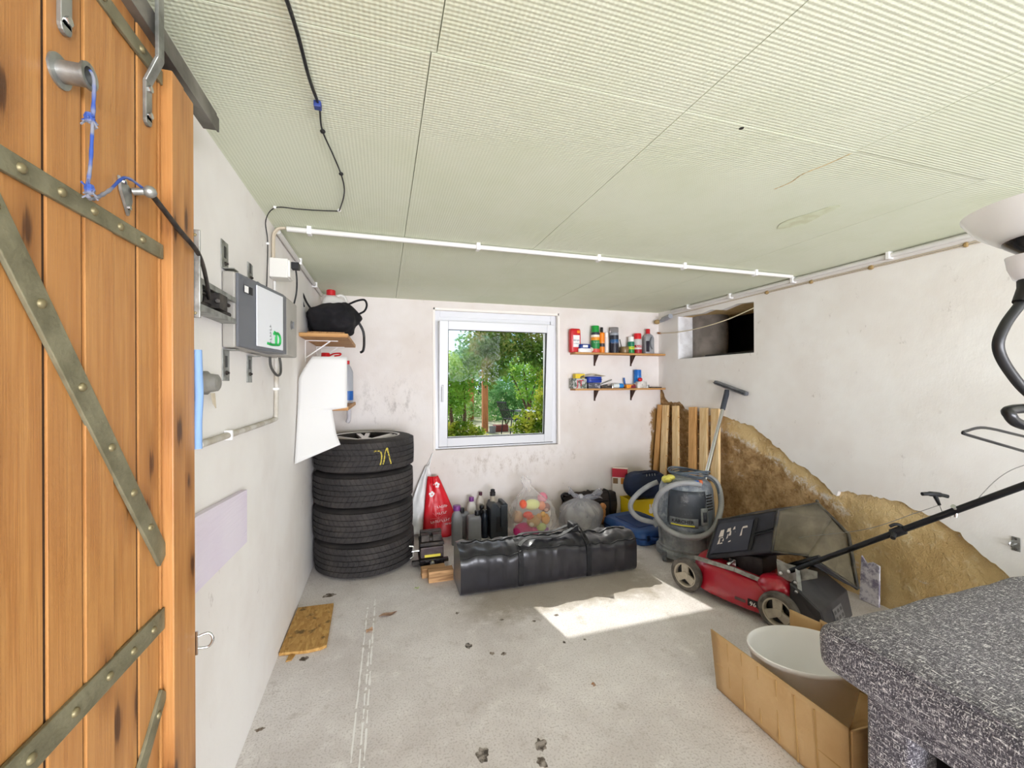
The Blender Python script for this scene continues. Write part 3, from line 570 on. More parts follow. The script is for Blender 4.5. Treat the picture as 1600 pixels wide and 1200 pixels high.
# grey conduit from the box down the wall and forward
m = MB(); m.tube(smoothpath([(XL + .011, 2.185, 1.43), (XL + .011, 2.183, 1.30), (XL + .011, 2.175, 1.175)], 5) + smoothpath([(XL + .011, 2.165, 1.155), (XL + .011, 2.13, 1.149), (XL + .011, 1.75, 1.147), (XL + .011, 1.33, 1.146)], 6), .010, 10)
cd = tag(m.build('wall_conduit', mat('old_conduit', '#cfccc5', .55, var='#b3aa9a', vscale=14), smooth=60), 'grey conduit pipe bending along the left wall below door drive', 'pipe')
for y, z, vert in ((2.184, 1.29, 1), (1.55, 1.147, 0)):
    q = MB(); q.box((XL, y - (.018 if vert else .006), z - (.006 if vert else .016)), (XL + .024, y + (.018 if vert else .006), z + (.006 if vert else .016))); q.build('clip', M_WHITE, cd, bevel=.002)
# light knob
m = MB(); m.lathe([(.034, 0), (.034, .008), (.027, .014), (.024, .034), (.018, .038), (0, .038)], 22, (XL + .0, 1.392, 1.315), 'x'); lk = tag(m.build('rotary_switch', mat('aged_grey', '#8b8983', .5, var='#6d6a64', vscale=20), smooth=40), 'round grey rotary switch on left wall beside blue foam tube', 'switch')
m = MB()
for i in range(4): m.tube([(XL + .02, 1.385 + i * .008, 1.285), (XL + .03, 1.37 + i * .006, 1.255 - i * .004)], .0016, 5)
m.build('loose_wire', M_PINK, lk)
# lilac insulation board
m = MB(); m.prism([(1.12, 0.975), (1.708, 0.933), (1.706, 0.745), (1.12, 0.772)], XL + .001, XL + .020, 'yz'); tag(m.build('foam_board', mat('lilac_foam', '#e4dce8', .8, var='#ddd2e3', vscale=3, bump=.25, bscale=120, bstretch=(1, .05, 1)), bevel=.001), 'lilac insulation board fixed low on the left wall by the door', 'insulation board')

# ceiling cable with connectors
m = MB(); P = [(-0.21, 0.60, 2.042), (-0.172, 0.89, 2.040), (-0.166, 1.08, 2.038), (-0.160, 1.17, 2.040), (-0.158, 1.20, 2.038), (-0.165, 1.30, 2.040), (-0.150, 1.43, 2.040), (-0.138, 1.56, 2.042), (-0.136, 1.66, 2.040), (-0.148, 1.76, 2.042), (-0.176, 1.895, 2.043)]
m.tube(smoothpath(P, 6), [0.0042] * (6 * 3) + [.0025] * (6 * 7 + 1), 6); m.tube(smoothpath([(-0.176, 1.895, 2.043), (-0.26, 1.915, 2.044), (-0.34, 1.922, 2.043), (-0.427, 1.938, 2.044), (-0.483, 2.03, 2.02), (-0.483, 2.06, 1.94), (-0.483, 2.05, 1.80), (-0.483, 2.03, 1.67)], 6), .0022, 6)
cc = tag(m.build('ceiling_cable', M_BLACK, smooth=60), 'thin black cable sagging along the green ceiling to left wall', 'cable')
m = MB(); m.box((-0.170, 1.175, 2.030), (-0.152, 1.195, 2.046)); m.build('tape_wrap', mat('blue_tape', '#2f3f7e', .5), cc, bevel=.002)
for p in ((-0.165, 1.31, 2.042), (-0.176, 1.895, 2.046), (-0.427, 1.938, 2.046), (-0.138, 1.56, 2.044), (-0.483, 2.06, 1.93)):
    q = MB(); q.ball(p, (.008, .008, .006), 8); q.build('cable_clip', M_WHITE if p[1] > 1.6 else M_BLACK, cc, smooth=60)
# ceiling conduit and the two corner conduits
def conduit(name, path, r, label, clips, axis):
    m = MB(); m.tube(path, r, 10); c = tag(m.build(name, M_CONDUIT, smooth=60), label, 'pipe')
    for p in clips:
        q = MB(); s_ = (.010, r + .006, r + .008) if axis == 'x' else (r + .006, .010, r + .008); q.box((p[0] - s_[0], p[1] - s_[1], p[2] - s_[2]), (p[0] + s_[0], p[1] + s_[1], p[2] + s_[2])); q.build('clip', M_WHITE, c, bevel=.003)
    return c
conduit('ceiling_conduit', [(-0.425, 2.152, 2.033), (1.0, 2.146, 2.033), (2.66, 2.135, 2.033)], .0125, 'white conduit pipe crossing the green ceiling from wall to wall', [(-0.33, 2.152, 2.035), (0.48, 2.148, 2.035), (1.19, 2.145, 2.035), (1.78, 2.141, 2.035), (2.34, 2.137, 2.035)], 'x')
conduit('corner_conduit', [(XL + .016, 2.20, 2.033), (XL + .016, 3.66, 2.033)], .0125, 'white conduit pipe along the top of the left wall', [(XL + .016, 2.7, 2.035), (XL + .016, 3.3, 2.035)], 'y')
rc = conduit('corner_conduit', [(XR - .016, -1.0, 2.03), (XR - .016, 3.50, 2.03)], .0135, 'white conduit pipe along the top of the right wall', [(XR - .016, y, 2.032) for y in (0.6, 1.05, 1.62, 2.2, 2.75, 3.25)], 'y')
m = MB(); m.tube([(XR - .006, -1.0, 1.994), (XR - .006, 1.0, 1.996), (XR - .006, 2.2, 1.997), (XR - .006, 3.52, 1.99)], .004, 6); m.tube([(XR - .006, -1.0, 1.985), (XR - .006, 2.4, 1.988)], .003, 6)
rcab = tag(m.build('wall_cable', M_PINK, smooth=60), 'beige cable puttied to the right wall just below its conduit', 'cable')
for y in (0.9, 1.30, 1.72, 2.08, 2.42):
    q = MB(); q.ball((XR - .004, y, 1.992), (.010, .018 + .006 * sin(y * 9), .014), 8); q.build('putty_blob', M_GROUT, rcab, smooth=60)
m = MB(); m.tube([(XR - .03, 3.60, 1.965), (XR - .05, 3.46, 1.975)], .024, 14); m.tube([(XR - .04, 3.64, 1.945), (XR - .03, 3.60, 1.965)], [.012, .024], 12)
sk = tag(m.build('lamp_socket', mat('socket_grey', '#9b9fa6', .5), smooth=45), 'grey lamp socket under the ceiling in the far right corner', 'socket')
m = MB(); m.ball((XR - .06, 3.66, 1.945), (.03, .03, .025), 10); m.build('putty_blob', M_GROUT, sk, smooth=60)
# washing line
m = MB(); m.tube(smoothpath([(XR - .012, 3.68, 1.832), (XR - .02, 3.45, 1.812), (XR - .02, 3.2, 1.808), (XR - .02, 2.95, 1.822), (XR - .014, 2.75, 1.848), (XR - .004, 2.54, 1.895)], 8), .0045, 8)
rp_ = tag(m.build('rope', mat('pale_rope', '#d8ccb0', .9), smooth=60), 'pale rope strung slack across the dark wall niche', 'rope')
m = MB(); m.tube([(XR + .002, 3.68, 1.832), (XR - .035, 3.68, 1.834)], .010, 8); m.build('wall_peg', mat('rusty_peg', '#8a5a34', .8), rp_, smooth=60)
# OSB piece on the floor
b = NB('osb'); v = b.n('ShaderNodeTexVoronoi'); v.inputs['Scale'].default_value = 95; b.link(b.mapping((1, .35, 1), rot=(0, 0, .5)), v.inputs['Vector']); sp = b.n('ShaderNodeSeparateColor'); b.link(v.outputs['Color'], sp.inputs[0])
c = b.mix(sp.outputs[0], '#c9a05e', '#a87c3e'); c = b.mix(b.step(b.noise(14, 4), .58, .7), c, '#6d5530'); b.base(c); b.bump(v.outputs['Distance'], .3, .004); M_OSB = b.done(.8)
m = MB(); m.prism([(-0.478, 2.672), (-0.285, 2.662), (-0.280, 2.50), (-0.274, 2.245), (-0.30, 2.232), (-0.36, 2.226), (-0.486, 2.245)], .001, .016); m.prism([(-0.44, 2.233), (-0.41, 2.23), (-0.42, 2.19), (-0.445, 2.185)], .001, .006)
tag(m.build('particle_board', M_OSB, bevel=.0015), 'stained chipboard offcut lying on floor against left wall', 'board')
# dry leaf bits on floor
M_LEAFD = mat('dry_leaf', '#a98a74', .9, var='#7d5f4c', vscale=40)
def fleaf(x, y, L, w, rz, label, mt):
    m = MB(); n = 8
    m.grid(lambda u, v: (L * (u - .5), w * sin(pi * min(max(u, .02), .98)) * (v - .5), .004 + .006 * abs(v - .5) + .004 * sin(u * 7)), n, 5)
    return tag(m.build('dry_leaf', mt, loc=(x, y, 0), rot=(0, 0, rz), solid=.0008), label, 'leaf')
fleaf(0.02, 2.46, .10, .035, .2, 'curled brown dry leaf on the floor beside the white chalk lines', M_LEAFD); fleaf(-0.075, 2.33, .05, .035, 1.0, 'small tan dry leaf lying on the chalk lines', mat('tan_leaf', '#c6a183', .9))
fleaf(0.20, 2.72, .035, .02, .4, 'tiny pale green leaf on the floor in front of the wood offcuts', mat('green_leaf_bit', '#b5c08a', .8))

# ------------------------------------------------------------------- left wall shelves and what lies on them
def lshelf(z, label):
    s = thing('wall_shelf', label, 'shelf', (XL, 3.16, z))
    m = MB(); m.box((0.001, -0.375, -.024), (0.279, 0.375, 0)); m.build('board', M_SHELF, s, bevel=.002)
    for y in (-0.15, 0.33):
        m = MB(); m.box((0, y - .009, -.17), (.004, y + .009, -.025)); m.box((0, y - .009, -.030), (.20, y + .009, -.0245)); m.bar((.004, y, -.14), (.15, y, -.03), .005, .008); m.build('bracket', M_WHITE, s, bevel=.0015)
    return s
lshelf(1.627, 'short pine shelf high on the left wall carrying a black bag'); lshelf(1.170, 'short pine shelf on left wall behind the white sheet, above tyres')
# black tote
M_CLOTH_K = mat('black_cloth', '#121114', .9, var='#1b191d', vscale=10, bump=.7, bscale=14)
m = MB()
def tote(u, v):
    a = 2 * pi * u; t = -pi / 2 + pi * v; r = 1 + .26 * fbm((cos(a), sin(a), v * 2), 1.9) ; x = .165 * cos(a) * cos(t) ** .6 * r; y = .20 * sin(a) * cos(t) ** .6 * r; z = .105 * sin(t)
    if z > 0: z *= (1 + .55 * math.exp(-((x - .08) / .07) ** 2) + .25 * math.exp(-((x + .16) / .05) ** 2)) * (0.85 + .25 * fbm((x * 6, y * 6, 2), 1))
    return (x, y, max(z + .10, 0.0))
m.grid(tote, 36, 18, cu=True)
bt = tag(m.build('tote_bag', M_CLOTH_K, loc=(-0.322, 3.06, 1.642), smooth=180, sub=1), 'slumped black cloth bag on the high left shelf', 'bag')
m = MB()
def ribbon(m, pts, w, up=(0, 1, 0), th=.002, mi=0):
    P = smoothpath(pts, 6)
    for i in range(len(P) - 1):
        m.bar(P[i], P[i + 1], w, th, up=up, mi=mi)
m.tube(smoothpath([(.10, -.05, .21), (.155, -.06, .235), (.20, -.05, .245), (.215, -.03, .215), (.20, -.02, .175), (.16, -.02, .15)], 6), .007, 6); m.build('carry_strap', M_CLOTH_K, bt, smooth=60)
m = MB(); m.tube(smoothpath([(-.165, -.10, .17), (-.175, -.12, .22), (-.172, -.12, .255), (-.15, -.10, .20), (-.12, -.08, .15)], 5), .006, 6); m.build('carry_strap', M_CLOTH_K, bt, smooth=60)
m = MB(); m.tube(smoothpath([(.15, .10, .12), (.185, .12, .05), (.19, .14, -.03), (.183, .15, -.085), (.165, .14, -.10)], 5), .009, 6); m.build('hanging_strap', M_BLACK, bt, smooth=60)
m = MB(); m.box((-0.45, 2.83, 1.628), (-0.235, 3.28, 1.640)); tag(m.build('wood_plank', wood('thin_plank', '#b98d58', '#93683c', (8, .4, 8)), bevel=.001), 'thin wooden plank under the black bag on the high left shelf', 'plank')
def jerry(name, label, loc, w, d, h, body, cap, rz=0, handle=True, capz=.035, cat='canister'):
    t = thing(name, label, cat, loc, rz); m = MB()
    def f(u, v):
        a = 2 * pi * u; k = 5.0; ca, sa = cos(a), sin(a); r = (abs(ca) ** k + abs(sa) ** k) ** (-1 / k)
        zz = [0, .02, .74, .86, .95, 1.0][v]; s = [.90, 1, 1, .90, .52, .30][v]; sh = [0, 0, 0, 0, -.10, -.16][v]
        return (w / 2 * ca * r * s + w * sh, d / 2 * sa * r * s, h * zz)
    vs = []; n = 28
    for v in range(6):
        for i in range(n): vs.append(f(i / n, v))
    m.add(vs, [(v * n + i, v * n + (i + 1) % n, (v + 1) * n + (i + 1) % n, (v + 1) * n + i) for v in range(5) for i in range(n)] + [tuple(reversed(range(n))), tuple(range(5 * n, 6 * n))]); m.build('body', body, t, smooth=50)
    if handle:
        m = MB(); m.tube(smoothpath([(-w * .02, 0, h * .96), (w * .18, 0, h * 1.01), (w * .36, 0, h * .96), (w * .42, 0, h * .80)], 6), w * .055, 8); m.build('handle', body, t, smooth=60)
    m = MB(); m.lathe([(w * .15, h * .99), (w * .17, h * 1.0), (w * .17, h + capz), (w * .15, h + capz + .004), (0, h + capz + .004)], 18, (-w * .16, 0, 0)); m.build('cap', cap, t, smooth=40)
    return t
M_HDPE = mat('milky_plastic', '#e6e4df', .45)
jerry('canister', 'white canister with red cap behind the black bag', (-0.345, 3.40, 1.628), .19, .14, .355, M_HDPE, M_RED)
# lower shelf
cq = jerry('canister', 'white canister with red handle cap behind the white sheet', (-0.365, 3.22, 1.171), .17, .13, .325, M_HDPE, M_RED)
m = MB(); m.tube(smoothpath([(.0, 0, .345), (.03, 0, .36), (.07, 0, .362), (.068, 0, .35), (.03, 0, .343)], 5), .006, 6); m.build('lid_loop', M_RED, cq, smooth=60)
jq = thing('clear_jug', 'clear grey jug with blue base on the lower left shelf', 'jug', (-0.262, 3.36, 1.171))
m = MB(); m.lathe([(0, 0), (.045, 0), (.045, .23), (.03, .27), (.018, .285), (.018, .30)], 20); m.build('body', mat('cloudy_grey', '#b9bcc4', .3, trans=.2), jq, smooth=45)
m = MB(); m.lathe([(.0455, .02), (.0455, .09)], 20); m.build('label', M_BLUEP, jq, smooth=60); m = MB(); m.lathe([(.02, .29), (.02, .318), (0, .318)], 16); m.build('cap', M_RED, jq, smooth=40)
# white sheet: upright half on the shelf, lower half hanging in front of it
m = MB(); NV = 26
def sheet(u, v):
    z = 1.478 - 0.62 * v; left = -0.482 + .075 * max(0, 1 - v / .22) ** 1.2; right = -0.212 if v < .50 else -0.212 - .085 * min(1, (v - .5) / .02) + .05 * max(0, (v - .52)) / .48
    x = left + (right - left) * u; y = 2.735 - .012 * sin(pi * u) - (.10 * max(0, v - .45) ** 1.3) - .10 * max(0, v - .25) * (1 - u) ** 2
    if v > .75: z += .09 * (v - .75) / .25 * u
    return (x, y, z)
vv = [i / 25 for i in range(26)]; vv = sorted(vv + [.499, .501, .522]); nu = 14
vs = [sheet(i / (nu - 1), v) for v in vv for i in range(nu)]
m.add(vs, [(j * nu + i, j * nu + i + 1, (j + 1) * nu + i + 1, (j + 1) * nu + i) for j in range(len(vv) - 1) for i in range(nu - 1)])
tag(m.build('white_sheet', mat('white_card', '#d8d7d5', .6), smooth=40, solid=.0025), 'large white card sheet hanging off lower left shelf over the tyres', 'sheet')
m = MB(); m.tube(smoothpath([(-0.262, 3.545, 1.168), (-0.262, 3.545, 1.10), (-0.262, 3.545, 1.04), (-0.275, 3.54, 1.005)], 5), [.010, .012, .014, .015, .015, .016, .017, .018, .017, .016, .016, .017, .018, .017, .015, .012], 8); tag(m.build('rag', mat('grey_rag', '#c9c5c8', .95, bump=.6, bscale=40), smooth=60), 'small grey rag hanging from the lower left shelf', 'rag')

# =================================================================== TYRES
b = NB('tyre_rubber'); o = b.xyz(); ang = b.math('ARCTAN2', o[1], o[0]); az = b.math('ABSOLUTE', o[2])
lug = b.math('SINE', b.math('ADD', b.math('MULTIPLY', ang, 62.0), b.math('MULTIPLY', az, 95.0))); sipe = b.math('SINE', b.math('ADD', b.math('MULTIPLY', ang, 190.0), b.math('MULTIPLY', az, -140.0)))
rad = b.math('SQRT', b.math('ADD', b.math('MULTIPLY', o[0], o[0]), b.math('MULTIPLY', o[1], o[1]))); ont = b.step(rad, .334, .340)
h = b.math('MULTIPLY', b.math('ADD', b.step(lug, -.95, -.55), b.math('MULTIPLY', b.step(sipe, -.9, -.4), .35)), ont)
c = b.mix(b.step(b.noise(6, 4), .4, .7), '#302d2c', '#433e3b'); c = b.mix(b.math('MULTIPLY', b.step(lug, -.95, -.7, .35, 0), ont), c, '#141313'); b.base(c); b.bump(h, .45, .006); M_TYRE = b.done(.75, spec=.35)
M_ALLOY = mat('alloy', '#d5d3cf', .3, .55)
TR, TW = 0.350, 0.234
def make_tyre():
    t = thing('car_tyre', 'x', 'tyre', (0, 0, 0), group='stacked winter tyres')
    prof = [(.225, -.105), (.240, -.112), (.262, -.115), (.300, -.112), (.326, -.104), (.338, -.096)]
    for z0, z1 in ((-.094, -.060), (-.052, -.022), (-.014, .014), (.022, .052), (.060, .094)):
        rr = lambda z: TR - .35 * z * z
        prof += [(rr(z0) - .0075, z0 - .001), (rr(z0), z0), (rr(z1), z1), (rr(z1) - .0075, z1 + .001)]
    prof += [(.338, .096), (.326, .104), (.300, .112), (.262, .115), (.240, .112), (.225, .105), (.218, .09), (.218, -.09), (.225, -.105)]
    m = MB(); m.lathe(prof, 84); m.build('tread', M_TYRE, t, smooth=35)
    m = MB(); m.lathe([(.243, .106), (.246, .113), (.240, .115), (.232, .108), (.224, .095), (.218, .06), (.214, -.06), (.224, -.095), (.24, -.108)], 60); rm = m.build('rim', M_ALLOY, t, smooth=40)
    m = MB(); m.lathe([(0, .088), (.035, .090), (.060, .084), (.062, .03), (0, .03)], 32)
    for k in range(5):
        a = 2 * pi * k / 5 + .3
        for s_ in (-1, 1):
            a1 = a + s_ * .16; m.bar((.045 * cos(a), .045 * sin(a), .072), (.230 * cos(a1), .230 * sin(a1), .094), .036, .020)
    m.build('spokes', M_ALLOY, rm, smooth=35, bevel=.003)
    m = MB(); m.lathe([(0, .0), (.2, .0)], 30); m.lathe([(.16, .02), (.16, .005), (0, .005)], 30); m.build('inner_disc', mat('inner_alloy', '#8a8784', .5, .4), rm)
    return t
t0 = make_tyre()
TL = ['bottom tyre of the black stack standing on the floor', 'second tyre from the floor in the black stack', 'third tyre from the floor in the black stack', 'top tyre of the stack, with silver alloy rim and yellow chalk mark']
TP = [(-0.128, 3.285), (-0.136, 3.280), (-0.134, 3.278), (-0.128, 3.272)]
for i in range(4):
    z = .117 + i * .2345
    if i == 0: tt = t0; tt.location = (TP[0][0], TP[0][1], z); tt['label'] = TL[0]
    else: tt = dup(t0, (TP[i][0], TP[i][1], z), (0, 0, i * 1.3), TL[i])
# yellow chalk mark on the tread of the top tyre
m = MB(); cx, cy = TP[3]
def tp(dx, z): a = math.asin(dx / TR); return (TR + .0012) * sin(a), -(TR + .0012) * cos(a), z
M_YEL = mat('yellow_chalk', '#c9b850', .9, var='#5a5230', vscale=70, vlo=.5, vhi=.6)
for pts in ([(.066, .86), (.085, .862), (.108, .855), (.116, .825), (.112, .79), (.106, .766)], [(.176, .765), (.166, .81), (.156, .85), (.150, .875), (.138, .84), (.130, .79), (.124, .768)]):
    P = smoothpath([tp(x, z) for x, z in pts], 5); m.tube([(p[0], p[1], p[2] - TP and 0 or p[2]) for p in P] if False else P, .005, 5)
m.v = [(v[0], v[1], v[2] - (.117 + 3 * .2345)) for v in m.v]; m.xf(Matrix.Rotation(-3 * 1.3, 4, 'Z')); m.build('chalk_mark', M_YEL, tt)

# =================================================================== RIGHT-HAND SHELVES on the back wall
def bshelf(z, label):
    s = thing('wall_shelf', label, 'shelf', (2.25, YB, z)); m = MB()
    m.box((-.500, -.115, -.018), (.518, -.001, 0)); m.build('board', M_SHELF, s, bevel=.0015)
    for x in (-.235, .182):
        m = MB(); m.box((x - .009, -.004, -.125), (x + .009, -.0005, -.019)); m.box((x - .009, -.09, -.022), (x + .009, -.001, -.0185)); m.prism([(-.004, -.12), (-.085, -.022), (-.004, -.022)], x - .002, x + .002, 'yz'); m.build('bracket', mat('brown_bracket', '#4b342c', .5, .3), s)
    return s
bshelf(1.612, 'upper of two pine shelves right of window, holding spray cans'); bshelf(1.262, 'lower of two pine shelves right of window, holding small clutter')
ZU, ZL, YS = 1.6125, 1.2625, 3.662
def lettered(par, text, size, loc, colr, dirn=(1, 0, 0), nrm=(0, -1, 0), name='lettering', up=(0, 0, 1)):
    m = MB(); m.text(text, size, onto(loc, dirn, up, nrm), .0006); return m.build(name, mat('ink_' + colr.strip('#'), colr, .6), par)
def can(name, label, x, r, bands, capcol, h, cap_h, zb, cat='spray can', y=YS, capr=.86, text=None, tcol='#ffffff', clear=False):
    t = thing(name, label, cat, (x, y, zb)); hb = h - cap_h; m = MB(); mats = [mat('print_' + c.strip('#'), c, .35) for c, _ in bands]
    z = .004; m.lathe([(0, .0), (r * .92, 0), (r, .004)], 20)
    for i, (c, f_) in enumerate(bands): z1 = .004 + (hb - .014) * f_; m.lathe([(r, z), (r, z1)], 20, mi=i); z = z1
    m.lathe([(r, z), (r * .94, z + .006), (r * .80, z + .010), (0, z + .010)], 20, mi=len(bands) - 1); m.build('body', mats, t, smooth=40)
    m = MB(); q = r * capr; m.lathe([(q, hb - .004), (q, h - .006), (q * .93, h), (0, h)], 20); m.build('cap', capcol if not isinstance(capcol, str) else mat('cap_' + capcol.strip('#'), capcol, .4), t, smooth=40)
    if text: 
        mm = MB(); L = len(text); 
        mm.text(text, r * .62, onto((0, -r - .0008, hb * .5), (1, 0, 0), (0, 0, 1), (0, -1, 0)), .0005); mm.v = [(v[0], -math.sqrt(max((r + .0009) ** 2 - v[0] ** 2, 1e-6)), v[2]) for v in mm.v]; mm.build('lettering', mat('ink_' + tcol.strip('#'), tcol, .6), t)
    return t
# red bottle
t = thing('red_bottle', 'flat red bottle with white label at left end of upper shelf', 'bottle', (1.778, YS + .01, ZU)); m = MB()
def flatb(u, v, w, d, hs): pass
def slab(m, w, d, zs, n=24, k=5.0, mi=0):
    vs = []
    for (z, s) in zs:
        for i in range(n):
            a = 2 * pi * i / n; ca, sa = cos(a), sin(a); r = (abs(ca) ** k + abs(sa) ** k) ** (-1 / k); vs.append((w / 2 * ca * r * s, d / 2 * sa * r * s, z))
    m.add(vs, [(v * n + i, v * n + (i + 1) % n, (v + 1) * n + (i + 1) % n, (v + 1) * n + i) for v in range(len(zs) - 1) for i in range(n)] + [tuple(reversed(range(n))), tuple(range((len(zs) - 1) * n, len(zs) * n))], mi); return m
slab(m, .110, .06, [(0, .94), (.006, 1), (.20, 1), (.222, .94), (.229, .8)]); m.build('body', M_RED, t, smooth=40)
m = MB(); m.box((-.030, -.0318, .05), (.038, -.0300, .165)); lb = m.build('label', M_WHITE, t); m = MB(); m.box((.012, -.0318, .185), (.042, -.030, .212)); m.build('sticker', mat('sticker_orange', '#f08a1e', .5), t)
lettered(t, '~~~~', .026, (.004, -.0325, .115), '#23345e'); lettered(t, '~~~~~~~', .013, (.004, -.0325, .085), '#23345e')
# tape tin
t = thing('tape_tin', 'round blue and white tin lying in front of the red bottle', 'tin', (1.862, 3.628, ZU)); m = MB(); m.lathe([(0, 0), (.066, 0), (.068, .004), (.068, .034), (.064, .036)], 28, sy=.42); m.build('base', M_WHITE, t, smooth=40)
m = MB(); m.lathe([(.058, .036), (.060, .04), (.060, .072), (.054, .078), (0, .078)], 28, sy=.42); m.build('lid', mat('navy_tin', '#1f3c86', .35), t, smooth=40); m = MB(); m.box((-.03, -.0268, .045), (.022, -.0245, .068)); m.build('label', M_WHITE, t)
m = MB(); m.ball((1.940, 3.65, ZU + .028), (.024, .022, .028), 10); m.v = [(v[0] + .01 * fbm(v, 40), v[1], v[2] + (.012 * fbm(v, 30) if v[2] > ZU + .02 else 0)) for v in m.v]; tag(m.build('paper_ball', mat('crumpled_paper', '#d9d2c6', .9)), 'crumpled pale paper between tin and green spray can', 'paper')
can('green_can', 'tall green capped spray can with orange and white bands', 1.996, .043, [('#d8584a', .18), ('#2f8a4a', .62), ('#ef9a2b', .78), ('#f1ead9', .90), ('#3a3a44', 1)], '#1f9a3c', .265, .062, ZU, text='~~~~', tcol='#d8efdc')
can('orange_bottle', 'slim orange bottle with black pump beside green spray can', 2.068, .028, [('#f08a22', .30), ('#3c3a3e', .48), ('#f58a1f', 1)], M_BLACK, .253, .052, ZU, 'bottle', capr=.5, text='~~~', tcol='#fff2cf')
can('white_can', 'slim plain white spray can behind the orange bottle', 2.125, .022, [('#e9e4df', 1)], '#f4f3f0', .204, .045, ZU, y=YS + .01)
M_CLEARC = mat('clear_cap', '#d9d6da', .12, trans=.75)
can('dark_can', 'big dark blue spray can with clear cap, middle of upper shelf', 2.206, .045, [('#2b2a33', .5), ('#2f5f8e', .68), ('#2a2b35', .9), ('#9aa0a8', 1)], M_CLEARC, .256, .05, ZU, capr=.97, text='~~~~~', tcol='#a9b8d8')
t = thing('brush_jar', 'low brown jar with a paint brush standing in it', 'jar', (2.314, 3.65, ZU)); m = MB(); m.lathe([(0, 0), (.044, 0), (.046, .004), (.046, .058), (.043, .064), (.040, .064), (.040, .01), (0, .01)], 24); m.build('jar', mat('brown_glass', '#8a7350', .25, var='#5f4a2e', vscale=20, stretch=(.2, .2, 1)), t, smooth=40)
m = MB(); m.tube([(-.02, .0, .012), (-.045, .01, .140)], [.004, .005], 8); m.build('brush_handle', mat('grey_handle2', '#57564f', .6), t, smooth=60)
can('lime_can', 'small green and lime spray can with white cap', 2.400, .034, [('#2e8b46', .35), ('#cfe03a', .62), ('#1d7b58', 1)], '#f2f2ee', .169, .048, ZU, text='~~~', tcol='#20542c')
can('red_cap_can', 'red and silver spray can with bright red cap', 2.477, .043, [('#a8242c', .28), ('#d8cfce', .42), ('#b03036', .6), ('#c9c4c2', 1)], '#d5202a', .205, .056, ZU, text='~~~~', tcol='#ffffff')
t = thing('silver_bottle', 'silver grey handled bottle with red cap at right end of shelf', 'bottle', (2.610, YS + .005, ZU)); m = MB(); slab(m, .116, .066, [(0, .94), (.006, 1), (.10, .98), (.165, .96), (.19, .78), (.205, .4), (.212, .34)], k=4); m.build('body', mat('silver_plastic', '#9ea0a3', .35, .2), t, smooth=50)
m = MB(); m.lathe([(.021, .206), (.021, .25), (.018, .257), (0, .257)], 18, (-.006, 0, 0)); m.build('cap', M_RED, t, smooth=40)
m = MB(); m.tube(smoothpath([(.012, -.034, .17), (-.004, -.042, .13), (.0, -.042, .08), (.02, -.035, .05)], 5), .007, 8); m.build('grip', mat('silver_dark', '#6f7277', .4), t, smooth=60); m = MB(); m.box((-.05, -.0335, .02), (-.012, -.032, .13)); m.build('label', mat('label_dark', '#2b2530', .5), t)
# lower shelf clutter
def bx(name, label, cat, x, y, z, s, mt, rz=0, bevel=.002, text=None, tc='#b02030', ts=.02):
    t = thing(name, label, cat, (x, y, z), rz) if text else None; m = MB(); m.box((-s[0] / 2, -s[1] / 2, 0), (s[0] / 2, s[1] / 2, s[2]))
    if not t: return tag(m.build(name, mt, loc=(x, y, z), rot=(0, 0, rz), bevel=bevel), label, cat)
    m.build('carton', mt, t, bevel=bevel); lettered(t, text, ts, (0, -s[1] / 2 - .001, s[2] / 2), tc); return t
bx('small_box', 'grey patterned box with red lettering at left of lower shelf', 'box', 1.803, 3.655, ZL, (.142, .09, .096), mat('grey_print', '#b9b7b4', .6, var='#5f6a5e', vscale=30, vlo=.5, vhi=.56), text='JT', tc='#c3213a', ts=.085)
bx('yellow_packet', 'yellow packet lying on top of the grey patterned box', 'packet', 1.815, 3.66, ZL + .097, (.10, .06, .045), mat('yellow_print', '#e4c52c', .5, var='#4d4a48', vscale=24, vlo=.55, vhi=.6))
bx('dark_carton', 'small dark carton holding up the blue case on lower shelf', 'carton', 1.965, 3.665, ZL, (.13, .085, .055), mat('dark_print', '#4b4c58', .5, var='#9a98a0', vscale=26, vlo=.58, vhi=.62))
t = thing('blue_case', 'flat blue plastic case on the lower shelf under beige bag', 'case', (1.970, 3.660, ZL + .056)); m = MB(); slab(m, .162, .085, [(0, .95), (.006, 1), (.052, 1), (.058, .95)]); m.build('body', mat('royal_blue', '#1d3a9c', .35), t, smooth=40); m = MB(); m.box((-.075, -.0445, .026), (.075, -.0425, .031)); m.build('seam', mat('navy_seam', '#13225e', .5), t)
m = MB(); m.grid(lambda u, v: (1.972 + .115 * (2 * u - 1), 3.668 + .045 * (2 * v - 1), ZL + .121 + .018 * (1 - abs(2 * u - 1)) + .006 * fbm((u * 3, v * 3, 1), 2)), 14, 8); tag(m.build('beige_bag', mat('beige_film', '#cfc3a8', .6), solid=.004, smooth=60), 'empty beige paper bag draped over the blue case', 'bag')
t = thing('tool_tray', 'dark tray of small metal tools on the lower shelf', 'tray', (2.085, 3.66, ZL)); m = MB(); m.box((-.05, -.042, 0), (.062, .042, .006)); m.box((-.05, -.042, .006), (-.047, .042, .024)); m.box((.059, -.042, .006), (.062, .042, .024)); m.box((-.047, -.042, .006), (.059, -.039, .018)); m.build('tray', M_DARK, t)
for i, (x, a) in enumerate(((-.02, .3), (.01, -.2), (.03, .5))):
    m = MB(); m.tube([(x - .03 * cos(a), -.025 + .02 * i, .014 + .006 * i), (x + .035 * cos(a), .025 * sin(a) + .01 * i, .018 + .008 * i)], .005, 8); m.build('tool', [M_RED, M_STEEL, M_BLACK][i], t, smooth=60)
